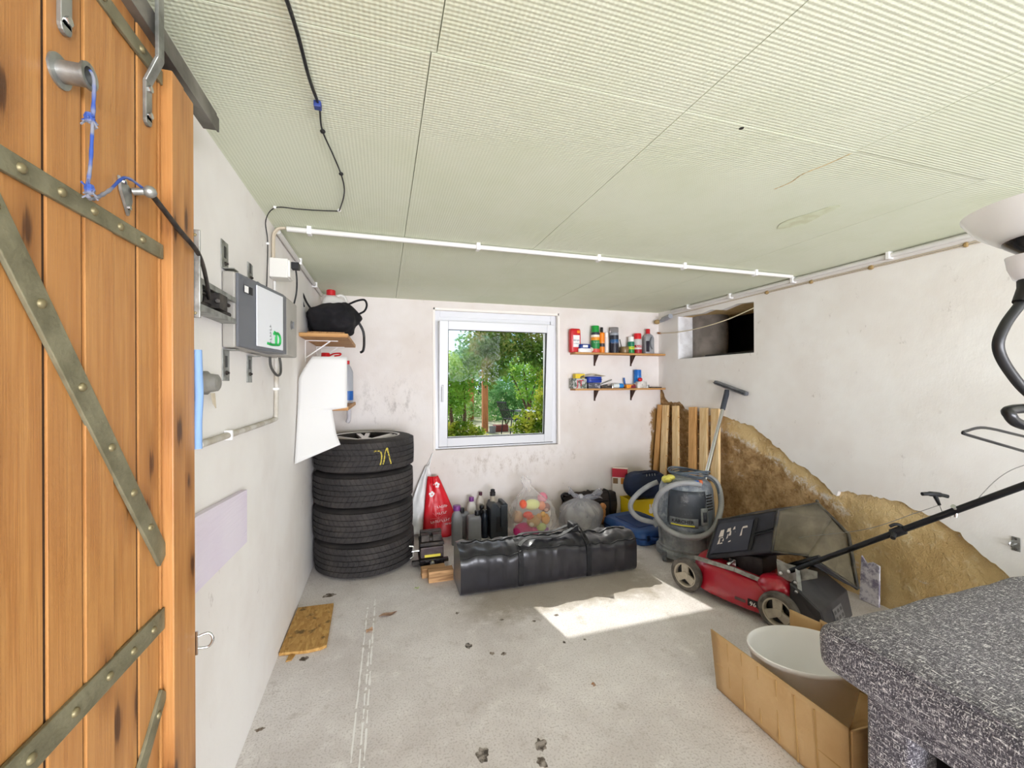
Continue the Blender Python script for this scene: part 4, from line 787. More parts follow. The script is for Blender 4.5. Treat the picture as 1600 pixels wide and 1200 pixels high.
m = MB(); m.tube([(2.075, 3.69, ZL + .042), (2.20, 3.70, ZL + .085)], [.003, .006], 8); tag(m.build('paint_stirrer', M_STEEL, smooth=60), 'thin metal stirrer leaning over the dark tool tray', 'stirrer')
m = MB(); m.lathe([(0, 0), (.012, 0), (.0125, .002), (.0125, .043), (.011, .045), (0, .045)], 16, (2.164, 3.625, ZL)); tag(m.build('metal_vial', M_CHROME, smooth=40), 'short shiny metal vial at the front of the lower shelf', 'vial')
t = thing('glue_tube', 'white and light blue tube lying on the lower shelf', 'tube', (2.245, 3.655, ZL)); m = MB(); m.lathe([(0, -.062), (.020, -.062), (.023, -.04), (.023, .01)], 16, (0, 0, .024), 'x'); m.build('body', mat('tube_white', '#dfe6e6', .4), t, smooth=40); m = MB(); m.lathe([(.0235, .005), (.0235, .05), (.014, .062), (0, .062)], 16, (0, 0, .024), 'x'); m.build('blue_end', mat('tube_blue', '#2f88d2', .4), t, smooth=40)
m = MB(); m.bar((2.352, 3.69, ZL + .002), (2.336, 3.692, ZL + .105), .018, .006, up=(0, 1, 0)); tag(m.build('blue_clip', mat('clip_blue', '#2f62a8', .5), bevel=.002), 'narrow blue clip standing upright behind orange packet', 'clip')
bx('orange_packet', 'orange and dark packet lying right of the blue tube', 'packet', 2.372, 3.648, ZL, (.105, .06, .036), mat('orange_print', '#ef9a2a', .5, var='#7a2230', vscale=22, vlo=.5, vhi=.55))
can('blue_can', 'blue spray can standing behind the white carton on lower shelf', 2.484, .038, [('#1c62b4', .22), ('#e6eef4', .40), ('#1f74c4', 1)], '#1a68bd', .186, .05, ZL, y=3.675, capr=.98)
bx('white_carton', 'open white carton in front of the blue spray can', 'carton', 2.486, 3.614, ZL, (.11, .034, .066), mat('carton_white', '#ddd8d2', .7, var='#a59f98', vscale=18), text='~', tc='#2b2b2b', ts=.02)
m = MB(); m.ball((2.472, 3.612, ZL + .086), (.026, .016, .020), 12); tag(m.build('red_roll', M_RED, smooth=60), 'small red roll lying on top of the white carton', 'roll')
m = MB(); m.lathe([(.016, 0), (.024, 0), (.024, .016), (.016, .016), (.016, 0)], 18, (2.585, 3.66, ZL + .001)); tag(m.build('hose_clamp', M_STEEL, smooth=40), 'lower of two stacked steel hose clamps on lower shelf', 'clamp')
m = MB(); m.lathe([(.012, .018), (.020, .018), (.020, .034), (.012, .034), (.012, .018)], 18, (2.590, 3.662, ZL)); tag(m.build('hose_clamp', M_STEEL, smooth=40), 'upper, smaller of two stacked steel hose clamps on lower shelf', 'clamp')
m = MB(); m.box((2.60, 3.622, ZL), (2.735, 3.652, ZL + .010)); tag(m.build('saw_blade', M_DARK), 'flat dark blade lying at right end of the lower shelf', 'blade')

# =================================================================== ALONG THE BACK WALL, on the floor
# red and white carrier bag
t = thing('carrier_bag', 'limp red and white carrier bag hanging on back wall beside tyres', 'bag', (0.40, YB, 0.0)); M_BAGW = mat('white_film', '#ecebea', .35, bump=.4, bscale=14)
m = MB()
def redf(u, v):
    w = .045 + .135 * v ** .9; z = .52 - .50 * v; x = .015 + .10 * v * .35 + (u - .5) * 2 * w * .95 + (.04 * v); return (x - .01, -.10 - .06 * v - .03 * sin(pi * u) - .012 * fbm((u * 4, v * 3, 3), 1.5), max(z + .012 * sin(u * 9) * v, .012))
m.grid(redf, 18, 22); m.build('red_panel', mat('red_film', '#d6202c', .35, bump=.3, bscale=10), t, smooth=60, solid=.003)
m = MB()
def whf(u, v):
    z = .60 - .56 * v; w = .02 + .15 * sin(min(v * 2.1, pi * .62)) ; return (-.035 - .06 * v + (u - .5) * w * 1.3, -.03 - .07 * v - .025 * sin(pi * u) - .02 * fbm((u * 3, v * 4, 7), 1.6), max(z, .012))
m.grid(whf, 16, 22); m.build('white_side', M_BAGW, t, smooth=60, solid=.003)
m = MB(); m.tube(smoothpath([(-.02, -.03, .58), (.0, -.012, .66), (.015, -.004, .70)], 5), .006, 6); m.tube(smoothpath([(-.085, -.045, .45), (-.04, -.02, .58), (.012, -.004, .695)], 5), .004, 6); m.build('handle', M_BAGW, t, smooth=60)
def onred(u, v, off=.0055): p = redf(u, v); return Vector((p[0], p[1] - off, p[2]))
pm = MB()
for (u, v, r) in ((.62, .14, .030), (.30, .30, .030)):
    for k in range(5):
        a = 2 * pi * k / 5 + .3; c0 = onred(u, v); pm.ball(c0 + Vector((r * .55 * cos(a), 0, r * .55 * sin(a))), (r * .38, .002, r * .38), 10)
pm.build('flower_print', M_WHITE, t)
for tx_, u, v, s_ in (('~~~~~~', .62, .50, .030), ('~~~~~', .60, .60, .028), ('~~~~~~~~~', .50, .72, .030), ('~~~~', .72, .80, .026)):
    mm = MB(); p = onred(u, v, .010); mm.text(tx_, s_, onto(p, (1, 0, .08), (-.08, 0, 1), (0, -1, 0)), .0006); mm.build('lettering', M_WHITE, t)
sm = MB()
for k in range(8):
    a = 2 * pi * k / 8; sm.bar(onred(.45, .68, .008), onred(.45, .68, .008) + Vector((.07 * cos(a), 0, .07 * sin(a))), .003, .002)
sm.build('snowflake_print', mat('pink_print', '#e8777c', .5), t)
# compound drill vice
t = thing('drill_vice', 'oily black drill press vice with yellow sticker on the floor', 'vice', (0.325, 3.06, 0))
m = MB(); m.box((-.075, -.09, 0), (.075, .09, .035)); m.box((-.135, -.035, .015), (-.075, .0, .045)); m.box((.075, -.035, .02), (.125, .0, .045)); m.build('base', M_DARK, t, bevel=.004)
m = MB(); m.box((-.085, -.10, .036), (.085, .095, .075)); m.box((-.05, -.108, .045), (-.02, -.10, .07)); m.box((.02, -.108, .045), (.05, -.10, .07)); m.build('lower_slide', mat('black_oily', '#232022', .35, .5), t, bevel=.004)
m = MB(); m.box((-.078, -.07, .076), (.085, .10, .150)); m.build('upper_slide', mat('brown_oily', '#4c4144', .4, .5, var='#5d5552', vscale=20), t, bevel=.005)
m = MB(); m.box((-.05, -.0735, .082), (.062, -.0705, .100)); st_ = m.build('sticker', mat('yellow_sticker', '#e0d04a', .5), t)
m = MB(); m.box((-.08, -.05, .151), (.09, .11, .175)); m.box((-.07, .05, .176), (.085, .10, .225)); m.box((-.07, -.03, .176), (-.012, .03, .222)); m.box((.012, -.03, .176), (.075, .03, .222)); m.box((-.012, -.02, .176), (.012, .03, .20)); m.build('jaws', M_DARK, t, bevel=.004)
m = MB(); m.lathe([(0, 0), (.014, 0), (.016, -.006), (.016, -.02), (.010, -.026), (0, -.026)], 14, (.0, -.10, .055), 'y'); m.build('front_screw', M_STEEL, t, smooth=40)
m = MB(); m.tube([(-.085, -.03, .12), (-.135, -.03, .12)], .008, 10); m.bar((-.125, -.03, .085), (-.125, -.03, .155), .010, .008); m.tube([(-.125, -.03, .155), (-.155, -.03, .160)], .006); m.tube([(-.125, -.03, .085), (-.15, -.04, .075)], .006); m.build('crank', M_CHROME, t, smooth=40)
# wood offcuts
for loc, s_, rz, lab in (((.362, 2.800, 0), (.164, .070, .073), 0.0, 'squared timber offcut lying against the end of the black bag'), ((.322, 2.880, 0), (.160, .060, .062), .06, 'second timber offcut lying just behind the first, under the vice')):
    m = MB(); m.box((-s_[0] / 2, -s_[1] / 2, 0), (s_[0] / 2, s_[1] / 2, s_[2])); tag(m.build('timber_offcut', M_BEAM, loc=loc, rot=(0, 0, rz), bevel=.003), lab, 'timber')
# bottles
M_GREYB = mat('grey_hdpe', '#85868a', .4, var='#77777a', vscale=5); M_PURP = mat('purple_cap', '#7a3a86', .4); M_DKB = mat('navy_bottle', '#27303e', .3); M_KAN = mat('charcoal_canister', '#2c3136', .4)
def bottle(label, loc, w, d, h, body, cap, capr, caph, neck=.15, rz=0, k=3.2):
    t = thing('oil_bottle', label, 'bottle', loc, rz); m = MB(); hb = h - caph; slab(m, w, d, [(0, .93), (.006, 1), (hb * .76, 1), (hb * .88, .82), (hb * .97, .5), (hb, .45)], k=k); m.build('body', body, t, smooth=45)
    m = MB(); m.lathe([(capr, hb - .004), (capr, h - .003), (capr * .93, h), (0, h)], 18); m.build('cap', cap, t, smooth=40); return t
bottle('tall grey bottle with purple cap left of the grey canister', (.570, 3.375, 0), .088, .062, .318, M_GREYB, M_PURP, .030, .035)
def can_flat(label, loc, w, d, h, rz=0, capx=.03):
    t = thing('oil_canister', label, 'canister', loc, rz); m = MB(); slab(m, w, d, [(0, .95), (.006, 1), (h * .90, 1), (h * .97, .93), (h, .80)], k=6); m.build('body', M_GREYB, t, smooth=40); m = MB(); m.lathe([(.022, h - .004), (.022, h + .034), (.02, h + .038), (0, h + .038)], 16, (capx, 0, 0)); m.build('cap', M_BLACK, t, smooth=40); return t
can_flat('squat grey canister with black cap in the front row of bottles', (.716, 3.40, 0), .115, .09, .215); can_flat('grey canister half hidden behind the purple capped bottle', (.655, 3.51, 0), .09, .075, .215, capx=-.02)
bottle('cloudy white bottle with purple cap behind the grey canister', (.738, 3.60, 0), .085, .075, .315, mat('milky2', '#d8d3cc', .4), M_PURP, .022, .032); bottle('cloudy bottle with dark red cap against the back wall', (.835, 3.665, 0), .075, .065, .335, mat('milky3', '#c9c1b6', .4), mat('wine_cap', '#4a2030', .4), .016, .028)
bottle('slim navy bottle with black cap right of the grey canister', (.822, 3.455, 0), .056, .052, .238, M_DKB, M_BLACK, .022, .022, k=2.2); bottle('slim black bottle behind the slim navy bottle', (.822, 3.56, 0), .05, .05, .245, mat('black_bottle', '#23242a', .35), M_BLACK, .02, .022, k=2.2)
t = thing('black_canister', 'big charcoal canister with handle and raised spout', 'canister', (.930, 3.48, 0)); m = MB(); m.prism([(-.075, .01), (-.065, 0), (.065, 0), (.078, .012), (.078, .285), (.062, .30), (.035, .30), (.03, .27), (.0, .265), (-.02, .30), (-.055, .30), (-.075, .26)], -.10, .06, 'xz'); m.build('body', M_KAN, t, bevel=.012)
m = MB(); m.box((.010, -.115, .10), (.07, -.098, .285)); m.build('front_rib', M_KAN, t, bevel=.008); m = MB(); m.prism([(-.03, .06), (.03, .06), (.03, .19), (-.02, .19)], -.1015, -.099, 'xz'); m.build('recess', M_BLACK, t)
m = MB(); m.lathe([(.026, .29), (.022, .32), (.020, .345)], 16, (-.03, 0, 0)); m.build('neck', mat('dusty_neck', '#a89f8e', .6), t, smooth=40); m = MB(); m.lathe([(.024, .345), (.024, .375), (.018, .382), (.02, .395), (.012, .40), (0, .40)], 16, (-.03, 0, 0)); m.build('cap', M_BLACK, t, smooth=40)

# plastic bags: film over toys
def film(name, col, fac, rough=.25):
    mm = bpy.data.materials.new(name); mm.use_nodes = True; nt = mm.node_tree; p = nt.nodes['Principled BSDF']; p.inputs['Base Color'].default_value = lin(col); p.inputs['Roughness'].default_value = rough
    tr = nt.nodes.new('ShaderNodeBsdfTransparent'); mx = nt.nodes.new('ShaderNodeMixShader'); ou = nt.nodes['Material Output']; mx.inputs[0].default_value = fac
    lw = nt.nodes.new('ShaderNodeLayerWeight'); lw.inputs['Blend'].default_value = .35; mr = nt.nodes.new('ShaderNodeMapRange'); mr.inputs[3].default_value = fac; mr.inputs[4].default_value = min(1, fac + .45); nt.links.new(lw.outputs['Facing'], mr.inputs[0]); nt.links.new(mr.outputs[0], mx.inputs[0])
    nt.links.new(tr.outputs[0], mx.inputs[1]); nt.links.new(p.outputs[0], mx.inputs[2]); nt.links.new(mx.outputs[0], ou.inputs['Surface']); return mm
M_FILM = film('clear_film', '#f6f3f2', .15); M_FILMG = film('grey_film', '#b4b4ba', .36, .15)
TBX, TBY = 1.245, 3.44
t = thing('toy_bag', 'clear plastic bag full of colourful soft toys on the floor', 'bag', (TBX, TBY, 0)); m = MB()
def tb(u, v):
    a = 2 * pi * u; prof = [(0, 0), (.8, 0), (1.0, .06), (1.02, .12), (.98, .2), (.84, .27), (.62, .32), (.40, .355), (.24, .39), (.18, .43), (.22, .47), (.10, .49)]
    k = v * (len(prof) - 1); i = min(int(k), len(prof) - 2); f_ = k - i; r = prof[i][0] * (1 - f_) + prof[i + 1][0] * f_; z = prof[i][1] * (1 - f_) + prof[i + 1][1] * f_
    n_ = 1 + .10 * fbm((cos(a) * 1.2, sin(a) * 1.2, z * 5), 2.2) + .05 * cos(a * 9 + z * 20) * min(1, z * 3); shift = -.06 * max(0, (z - .28) / .2)
    return (.205 * r * cos(a) * n_ + shift, .165 * r * sin(a) * n_, z + (.03 * fbm((cos(a), sin(a), 4), 2) if z > .3 else 0))
m.grid(tb, 60, 34, cu=True); m.build('film', M_FILM, t, smooth=180)
def toy(name, label, p, parts):
    tt = thing(name, label, 'toy', (TBX + p[0], TBY + p[1], p[2]))
    for nm, c, rr, colr in parts:
        q = MB(); q.ball(tuple(1.25 * k_ for k_ in c), tuple(1.28 * k_ for k_ in rr), 14); q.build(nm, mat('toy_' + colr.strip('#'), colr, .7), tt, smooth=180)
toy('plush_pig', 'deep pink plush low at the left of the toy bag', (-.10, -.07, .055), [('body', (0, 0, 0), (.075, .05, .05), '#d2307e'), ('head', (.07, -.02, -.01), (.035, .03, .03), '#d63a86')])
toy('toy_roll', 'pale yellow rattle roll with orange ends near the top', (-.02, -.06, .265), [('body', (0, 0, 0), (.06, .04, .035), '#dce08a'), ('end', (-.068, -.01, .01), (.026, .032, .030), '#ef6a4a'), ('end', (.068, -.005, -.012), (.028, .03, .030), '#ee8a52')])
toy('plush_flower', 'orange red plush flower left of centre in toy bag', (-.075, -.105, .195), [('petal', (0, 0, 0), (.034, .02, .022), '#f0522f'), ('petal', (.02, 0, -.02), (.028, .02, .02), '#f06a40')])
toy('plush_dog', 'tan plush dog head in the middle of the toy bag', (-.02, -.10, .135), [('head', (0, 0, 0), (.05, .035, .04), '#c9a068'), ('muzzle', (-.025, -.028, -.012), (.018, .014, .014), '#e9dcc4'), ('ear', (.035, -.01, .028), (.02, .015, .024), '#d79a4a')])
toy('plush_star', 'yellow orange plush star at right of the toy bag', (.09, -.095, .14), [('body', (0, 0, 0), (.032, .02, .038), '#f2a51e'), ('arm', (-.02, -.005, .035), (.02, .015, .02), '#f4b83a')])
toy('toy_bottle', 'pale green toy bottle low in the toy bag', (.045, -.115, .082), [('body', (0, 0, 0), (.036, .022, .028), '#c9dc88'), ('top', (.035, 0, -.02), (.018, .016, .016), '#b46ac0')])
toy('plush_monkey', 'brown plush monkey peeping at the right of the toy bag', (.11, -.05, .225), [('head', (0, 0, 0), (.034, .03, .032), '#8f4a3a'), ('snout', (-.005, -.026, -.008), (.016, .012, .012), '#e8b49a')])
toy('plush_rabbit', 'white plush rabbit behind the star in the toy bag', (.115, -.02, .165), [('head', (0, 0, 0), (.045, .035, .045), '#efeae4'), ('ear', (-.01, 0, .05), (.014, .012, .035), '#e7d9d4')])
toy('soft_ball', 'pink soft ball high at the right of the toy bag', (.10, .0, .30), [('body', (0, 0, 0), (.036, .036, .036), '#e08a9c')])
toy('plush_bear', 'cream plush bear low at the left of the toy bag', (-.13, .0, .15), [('head', (0, 0, 0), (.04, .04, .042), '#d8b48c'), ('ear', (-.02, -.01, .036), (.014, .01, .014), '#c79f74')])
# grey knotted bin bag
t = thing('grey_bag', 'knotted grey plastic bag stuffed with pale cloth', 'bag', (1.70, 3.40, 0)); m = MB()
def gb(u, v):
    a = 2 * pi * u; prof = [(0, 0), (.82, 0), (1.0, .05), (1.05, .11), (1.0, .17), (.80, .225), (.45, .262), (.12, .278)]
    k = v * (len(prof) - 1); i = min(int(k), len(prof) - 2); f_ = k - i; r = prof[i][0] * (1 - f_) + prof[i + 1][0] * f_; z = prof[i][1] * (1 - f_) + prof[i + 1][1] * f_
    n_ = 1 + .13 * fbm((cos(a) * 1.3, sin(a) * 1.3, z * 4), 2.6) + .10 * cos(a * 13 + 2 + z * 9) * max(0, z - .08) * 5 * (1 - v * .5)
    return (.195 * r * cos(a) * n_, .15 * r * sin(a) * n_, z)
m.grid(gb, 66, 26, cu=True); m.build('film', M_FILMG, t, smooth=180)
m = MB(); m.ball((0, 0, .29), (.028, .024, .024), 10); m.build('knot', mat('grey_knot', '#b9b9bd', .25), t, smooth=60)
for sgn, ln, up, wd in ((-1, .11, .075, .07), (1, .19, .02, .10)):
    m = MB(); m.grid(lambda u, v: (sgn * (.015 + ln * v), -.015 + .018 * sin(u * 11 + v * 4) * v, .282 + up * v + (u - .5) * (.012 + wd * v * (1.15 - .35 * v)) + .010 * sin(v * 9 + u * 7)), 12, 12); m.build('tied_end', M_FILMG, t, smooth=60, solid=.002)
m = MB(); m.grid(lambda u, v: (.94 * gb(u, v)[0] + .012 * fbm((u * 8, v * 6, 3), 1.2), .94 * gb(u, v)[1], .004 + .88 * gb(u, v)[2]), 44, 20, cu=True)
m.build('cloth', mat('pale_cloth', '#d2cecd', .9, var='#8f8d90', vscale=9, vlo=.45, vhi=.7, bump=.8, bscale=13), t, smooth=180)
m = MB(); m.ball((1.945, 3.44, .165), .034, 12); m.ball((1.945, 3.44, .115), (.03, .03, .05), 10); m.ball((1.945, 3.44, .05), (.04, .04, .05), 10); tag(m.build('wooden_figure', wood('turned_wood', '#d39a62', '#b87c46', (5, 5, 5)), smooth=60), 'small round headed wooden figure right of the knotted grey bag', 'figure')
# dark duffel
M_DUF = mat('brown_black_canvas', '#3a322f', .85, var='#2c2725', vscale=8, bump=.4, bscale=30)
t = thing('duffel_bag', 'dark brown duffel bag against the back wall behind grey bag', 'bag', (1.915, 3.637, 0)); m = MB()
m.grid(lambda u, v: ((v - .5) * .53, .078 * cos(2 * pi * u) * (1 - .25 * abs(2 * v - 1) ** 6), .128 + .128 * max(-1, min(1, 1.25 * sin(2 * pi * u))) * (1 - .12 * abs(2 * v - 1) ** 4) * (1 + .05 * fbm((u * 3, v * 5, 1), 2))), 28, 24, cu=True); m.build('body', M_DUF, t, smooth=60)
m = MB(); m.ball((-.262, 0, .128), (.02, .062, .105), 12); m.ball((.262, 0, .128), (.02, .062, .105), 12); m.build('end_panel', M_DUF, t, smooth=60)
for x in (.0, .18):
    m = MB(); m.tube([(x, .079 * cos(a), .128 + .132 * max(-1, min(1, 1.25 * sin(a)))) for a in [2 * pi * k / 24 for k in range(24)]], .008, 6, closed=True); m.build('strap', M_BLACK, t)
m = MB(); m.tube(smoothpath([(-.29, -.03, .20), (-.315, -.04, .25), (-.29, -.045, .275), (-.24, -.04, .265), (-.20, -.03, .235)], 6), .010, 8); m.build('handle', M_BLACK, t, smooth=60)
m = MB(); m.bar((-.2, -.075, .175), (.25, -.075, .175), .004, .012); m.build('zip', M_BLACK, t)
# gift box
t = thing('picture_carton', 'upright red and white carton with food pictures in the far corner', 'carton', (2.264, 3.652, 0.262), R(-38)); m = MB(); m.box((-.08, -.05, -.2615), (.08, .05, .200)); m.build('carton', mat('carton_cream', '#efe6dc', .5), t)
for x0, z0, x1, z1, colr in ((-.08, .115, .08, .2, '#c22a3e'), (.0, .115, .075, .195, '#f2ebe4'), (.01, .05, .078, .11, '#e0913a'), (-.072, .05, -.02, .105, '#8a6a4a'), (.02, .13, .045, .185, '#c22a3e'), (-.07, .125, -.03, .16, '#f2d9d4')):
    m = MB(); e = .0005 * (1 + abs(x1) * 20); m.box((x0, -.0505 - e, z0), (x1, -.0502, z1)); m.build('print_panel', mat('pr_' + colr.strip('#'), colr, .5), t)
for y0, z0, y1, z1, colr in ((-.05, .115, .05, .2, '#b9253a'), (-.04, .05, .03, .105, '#7a5a44')):
    m = MB(); m.box((-.0808, y0, z0), (-.0802, y1, z1)); m.build('print_panel', mat('pr_' + colr.strip('#'), colr, .5), t)
t.scale = (.92, .72, 1.0)
# yellow crate, navy bag, blue case
t = thing('yellow_crate', 'yellow plastic crate with a rabbit print under the navy bag', 'crate', (2.43, 3.497, 0), R(0)); m = MB(); W_, D_, H_ = .205, .085, .205
for a, c in (((-W_, -D_, 0), (W_, D_, .008)), ((-W_, -D_, .008), (W_, -D_ + .006, H_)), ((-W_, D_ - .006, .008), (W_, D_, H_)), ((-W_, -D_ + .006, .008), (-W_ + .006, D_ - .006, H_)), ((W_ - .006, -D_ + .006, .008), (W_, D_ - .006, H_))): m.box(a, c)
m.build('crate', mat('crate_yellow', '#f0d024', .4), t); m = MB(); m.box((-W_ - .008, -D_ - .008, H_ - .018), (W_ + .008, -D_, H_)); m.box((-W_ - .008, -D_, H_ - .018), (-W_, D_, H_)); m.build('rim', mat('crate_yellow2', '#edd033', .4), t)
m = MB(); m.ball((.02, -D_ - .002, .09), (.026, .002, .03), 12); m.ball((.008, -D_ - .002, .13), (.008, .002, .026), 8); m.ball((.032, -D_ - .002, .13), (.008, .002, .026), 8); m.build('rabbit_print', mat('print_white', '#e9e9ee', .5), t)
t = thing('navy_bag', 'bulky navy blue bag lying on the yellow crate', 'bag', (2.42, 3.457, .2085)); m = MB()
m.grid(lambda u, v: ((.218 * abs(cos(2 * pi * u)) ** .6 * (1 if cos(2 * pi * u) > 0 else -1)) * sin(pi * v) ** .45, .118 * abs(sin(2 * pi * u)) ** .7 * (1 if sin(2 * pi * u) > 0 else -1) * sin(pi * v) ** .45, .125 - .125 * cos(pi * v) + .012 * fbm((cos(2 * pi * u), sin(2 * pi * u), v * 3), 2)), 40, 22, cu=True); m.build('body', mat('navy_canvas', '#1e2a44', .7, var='#243352', vscale=6, bump=.35, bscale=16), t, smooth=180)
m = MB(); m.tube(smoothpath([(-.10, -.06, .235), (-.03, -.075, .25), (.05, -.075, .25), (.1, -.06, .24)], 5), .008, 6); m.build('handle', mat('navy_strap', '#18213a', .8), t, smooth=60)
for i in range(4):
    m = MB(); m.tube([(-.05 + i * .03, -.095, .225), (-.03 + i * .03, -.06, .252)], .0018, 5); m.build('white_thread', M_WHITE, t)
t = thing('tool_case', 'flat blue plastic tool case lying on the floor beside vacuum', 'case', (2.115, 3.13, 0), R(8)); m = MB(); slab(m, .40, .52, [(0, .93), (.012, .98), (.055, 1), (.10, .98), (.12, .90)], k=8, n=40); M_CASE = mat('case_blue', '#274b86', .45, var='#2f568f', vscale=4); m.build('shell', M_CASE, t, smooth=50)
m = MB(); slab(m, .404, .524, [(.052, 1), (.062, 1)], k=8, n=40); m.build('seam', mat('case_seam', '#16305c', .5), t); m = MB(); m.box((-.13, -.16, .119), (.13, .15, .127)); m.build('lid_panel', mat('case_dark', '#1c3a6c', .45), t, bevel=.006)
m = MB(); m.tube(smoothpath([(-.09, -.255, .06), (-.085, -.29, .06), (0, -.30, .06), (.085, -.29, .06), (.09, -.255, .06)], 6), .014, 10); m.build('handle', M_CASE, t, smooth=60)
m = MB(); m.box((-.14, -.262, .04), (-.11, -.252, .085)); m.build('latch', mat('case_latch', '#1b2b48', .5), t, bevel=.003); m = MB(); m.box((.11, -.262, .04), (.14, -.252, .085)); m.build('latch', mat('case_latch', '#1b2b48', .5), t, bevel=.003)
m = MB(); m.prism([(0, 0), (.10, .02), (.09, .05), (.03, .07)], 0, .012); tag(m.build('red_pouch', mat('dark_red_cloth', '#8a3438', .8), loc=(1.885, 3.47, .0)), 'dark red pouch peeping out between grey bag and blue case', 'pouch')

# =================================================================== long black canopy bag
M_NYLON = mat('black_nylon', '#1b1a1e', .34, var='#232126', vscale=5, bump=.10, bscale=18, bstretch=(1.4, 1, .45), spec=.6, coat=.06, sheen=.16)
t = thing('canopy_bag', 'long black nylon carry bag lying in front of the back wall', 'bag', (1.07, 2.65, 0)); m = MB(); LX, LY = .622, .138
def cb(u, v):
    a = 2 * pi * u; ca, sa = cos(a), sin(a); k = 7.0; r = (abs(ca) ** k + abs(sa) ** k) ** (-1 / k); y = ca * r * LY; z = .117 + sa * r * .117
    x = (v - .5) * 2; end = max(0, abs(x) - .9) / .1; X = x * LX
    hh = 1.0 - .10 * (x * .5 + .5) + .05 * fbm((x * 2.5, 1, 0), 1)
    top = max(0, (z - .15) / .084); z = z * hh + top * (.045 * cos(y / LY * 1.4) + .022 * fbm((x * 5, y * 9, 2), 1.3))
    y += .006 * fbm((x * 9, z * 3, 5), 1.4) * (1 - end)
    return (X, y * (1 - .05 * end ** 2), max(z, 0.0) if z > .004 else 0.0)
m.grid(cb, 56, 80, cu=True); n0 = len(m.v); 
e0 = [i for i in range(56)]; e1 = [79 * 56 + i for i in range(56)]; m.f += [tuple(e0), tuple(reversed(e1))]; m.mi += [0, 0]; m.build('shell', M_NYLON, t, smooth=50)
M_WEB = mat('black_webbing', '#0e0e10', .6, bump=.3, bscale=200)
def surf(x, a):
    p = cb(a / (2 * pi), x / LX * .5 + .5); return Vector(p)
for x in (-.235, .245):
    for dx in (0,):
        m = MB(); ring = [surf(x, a) for a in [(-.75 + .0) * 0 + pi * (.78 + .0) + 2 * pi * k / 60 * .62 for k in range(61)]]
        pts = [surf(x, 2 * pi * (.52 + .46 * k / 46)) for k in range(47)]     # front face, over the bottom excluded
        pts = [surf(x, 2 * pi * (.25 + .5 * k / 46)) for k in range(24)] + []
        for a, c in zip(pts, pts[1:]):
            n_ = Vector((0, a.y, a.z - .117)).normalized() * .0025; d_ = Vector((.017, 0, 0)); m.hexa([a - d_, a + d_, c + d_, c - d_, a - d_ + n_ * 1.6, a + d_ + n_ * 1.6, c + d_ + n_ * 1.6, c - d_ + n_ * 1.6])
        # front face down to the floor
        pts = [surf(x, 2 * pi * (.5 - .25 + .25 * k / 20 + .0)) for k in range(21)]
        pts2 = [surf(x, 2 * pi * (.37 + .25 * k / 24)) for k in range(25)]
        for a, c in zip(pts2, pts2[1:]):
            n_ = Vector((0, -.007, .003)); d_ = Vector((.017, 0, 0)); m.hexa([a - d_ + n_, a + d_ + n_, c + d_ + n_, c - d_ + n_, a - d_, a + d_, c + d_, c - d_])
        m.build('strap', M_WEB, t)
for sgn, y in ((1, -.05), (-1, .05)):
    m = MB(); P = smoothpath([(-.235, y - .05, .262), (-.18, y - .03, .292), (-.06, y - .01, .285), (.06, y, .275), (.16, y, .315 if sgn > 0 else .30), (.20, y - .01, .335 if sgn > 0 else .305), (.225, y - .02, .30), (.245, y - .04, .258)], 7)
    for a, c in zip(P, P[1:]): m.bar(a, c, .030, .004, up=(0, 0, 1))
    m.build('carry_handle', M_WEB, t)
m = MB(); m.box((.165, -.05, .285), (.215, .04, .345)); m.build('grip_wrap', M_WEB, t, bevel=.012)
m = MB(); P = [surf(-.615 + 1.23 * k / 60, 2 * pi * .372) + Vector((0, -.002, .002)) for k in range(61)]; m.tube(P, .0035, 6); m.build('piping', mat('black_piping', '#0f0f11', .4), t)
m = MB(); P = [surf(-.60 + 1.2 * k / 60, 2 * pi * .25) + Vector((0, 0, .003)) for k in range(61)]; m.tube(P, .005, 6); m.build('zip', mat('zip_black', '#0d0d0f', .3), t)

# =================================================================== RIGHT CORNER
# six slats leaning on the right wall
SL = [(3.655, 3.66, .062, ''), (3.565, 3.52, .085, ''), (3.418, 3.30, .085, ''), (3.180, 3.09, .09, ''), (3.040, 2.95, .09, ''), (2.905, 2.815, .09, '')]
names = ['first', 'second', 'third', 'fourth', 'fifth', 'sixth']
for i, (yt, yb_, w_, _) in enumerate(SL):
    t = thing('pine_batten', 'pale pine batten leaning on clay wall, %s one from the corner' % names[i], 'batten', (2.65, yb_, 0), group='battens leaning in the corner')
    top = Vector((2.742 - 2.65, yt - yb_, 1.088)); m = MB(); m.bar((0, 0, 0.004), top, w_, .024, up=(1, 0, 0)); m.build('plank', M_SLAT2 if i in (0, 3) else M_SLAT, t, bevel=.004)
    for k in range(5 if i else 0):
        p = top * (.42 + .12 * k); sd = -1 if i < 3 else 1
        q = MB(); q.tube([p + Vector((-.004, sd * (w_ / 2 - .004), 0)), p + Vector((-.004, sd * (w_ / 2 + .024), .002))], .0045, 6); q.build('peg', M_SLAT2, t, smooth=60)
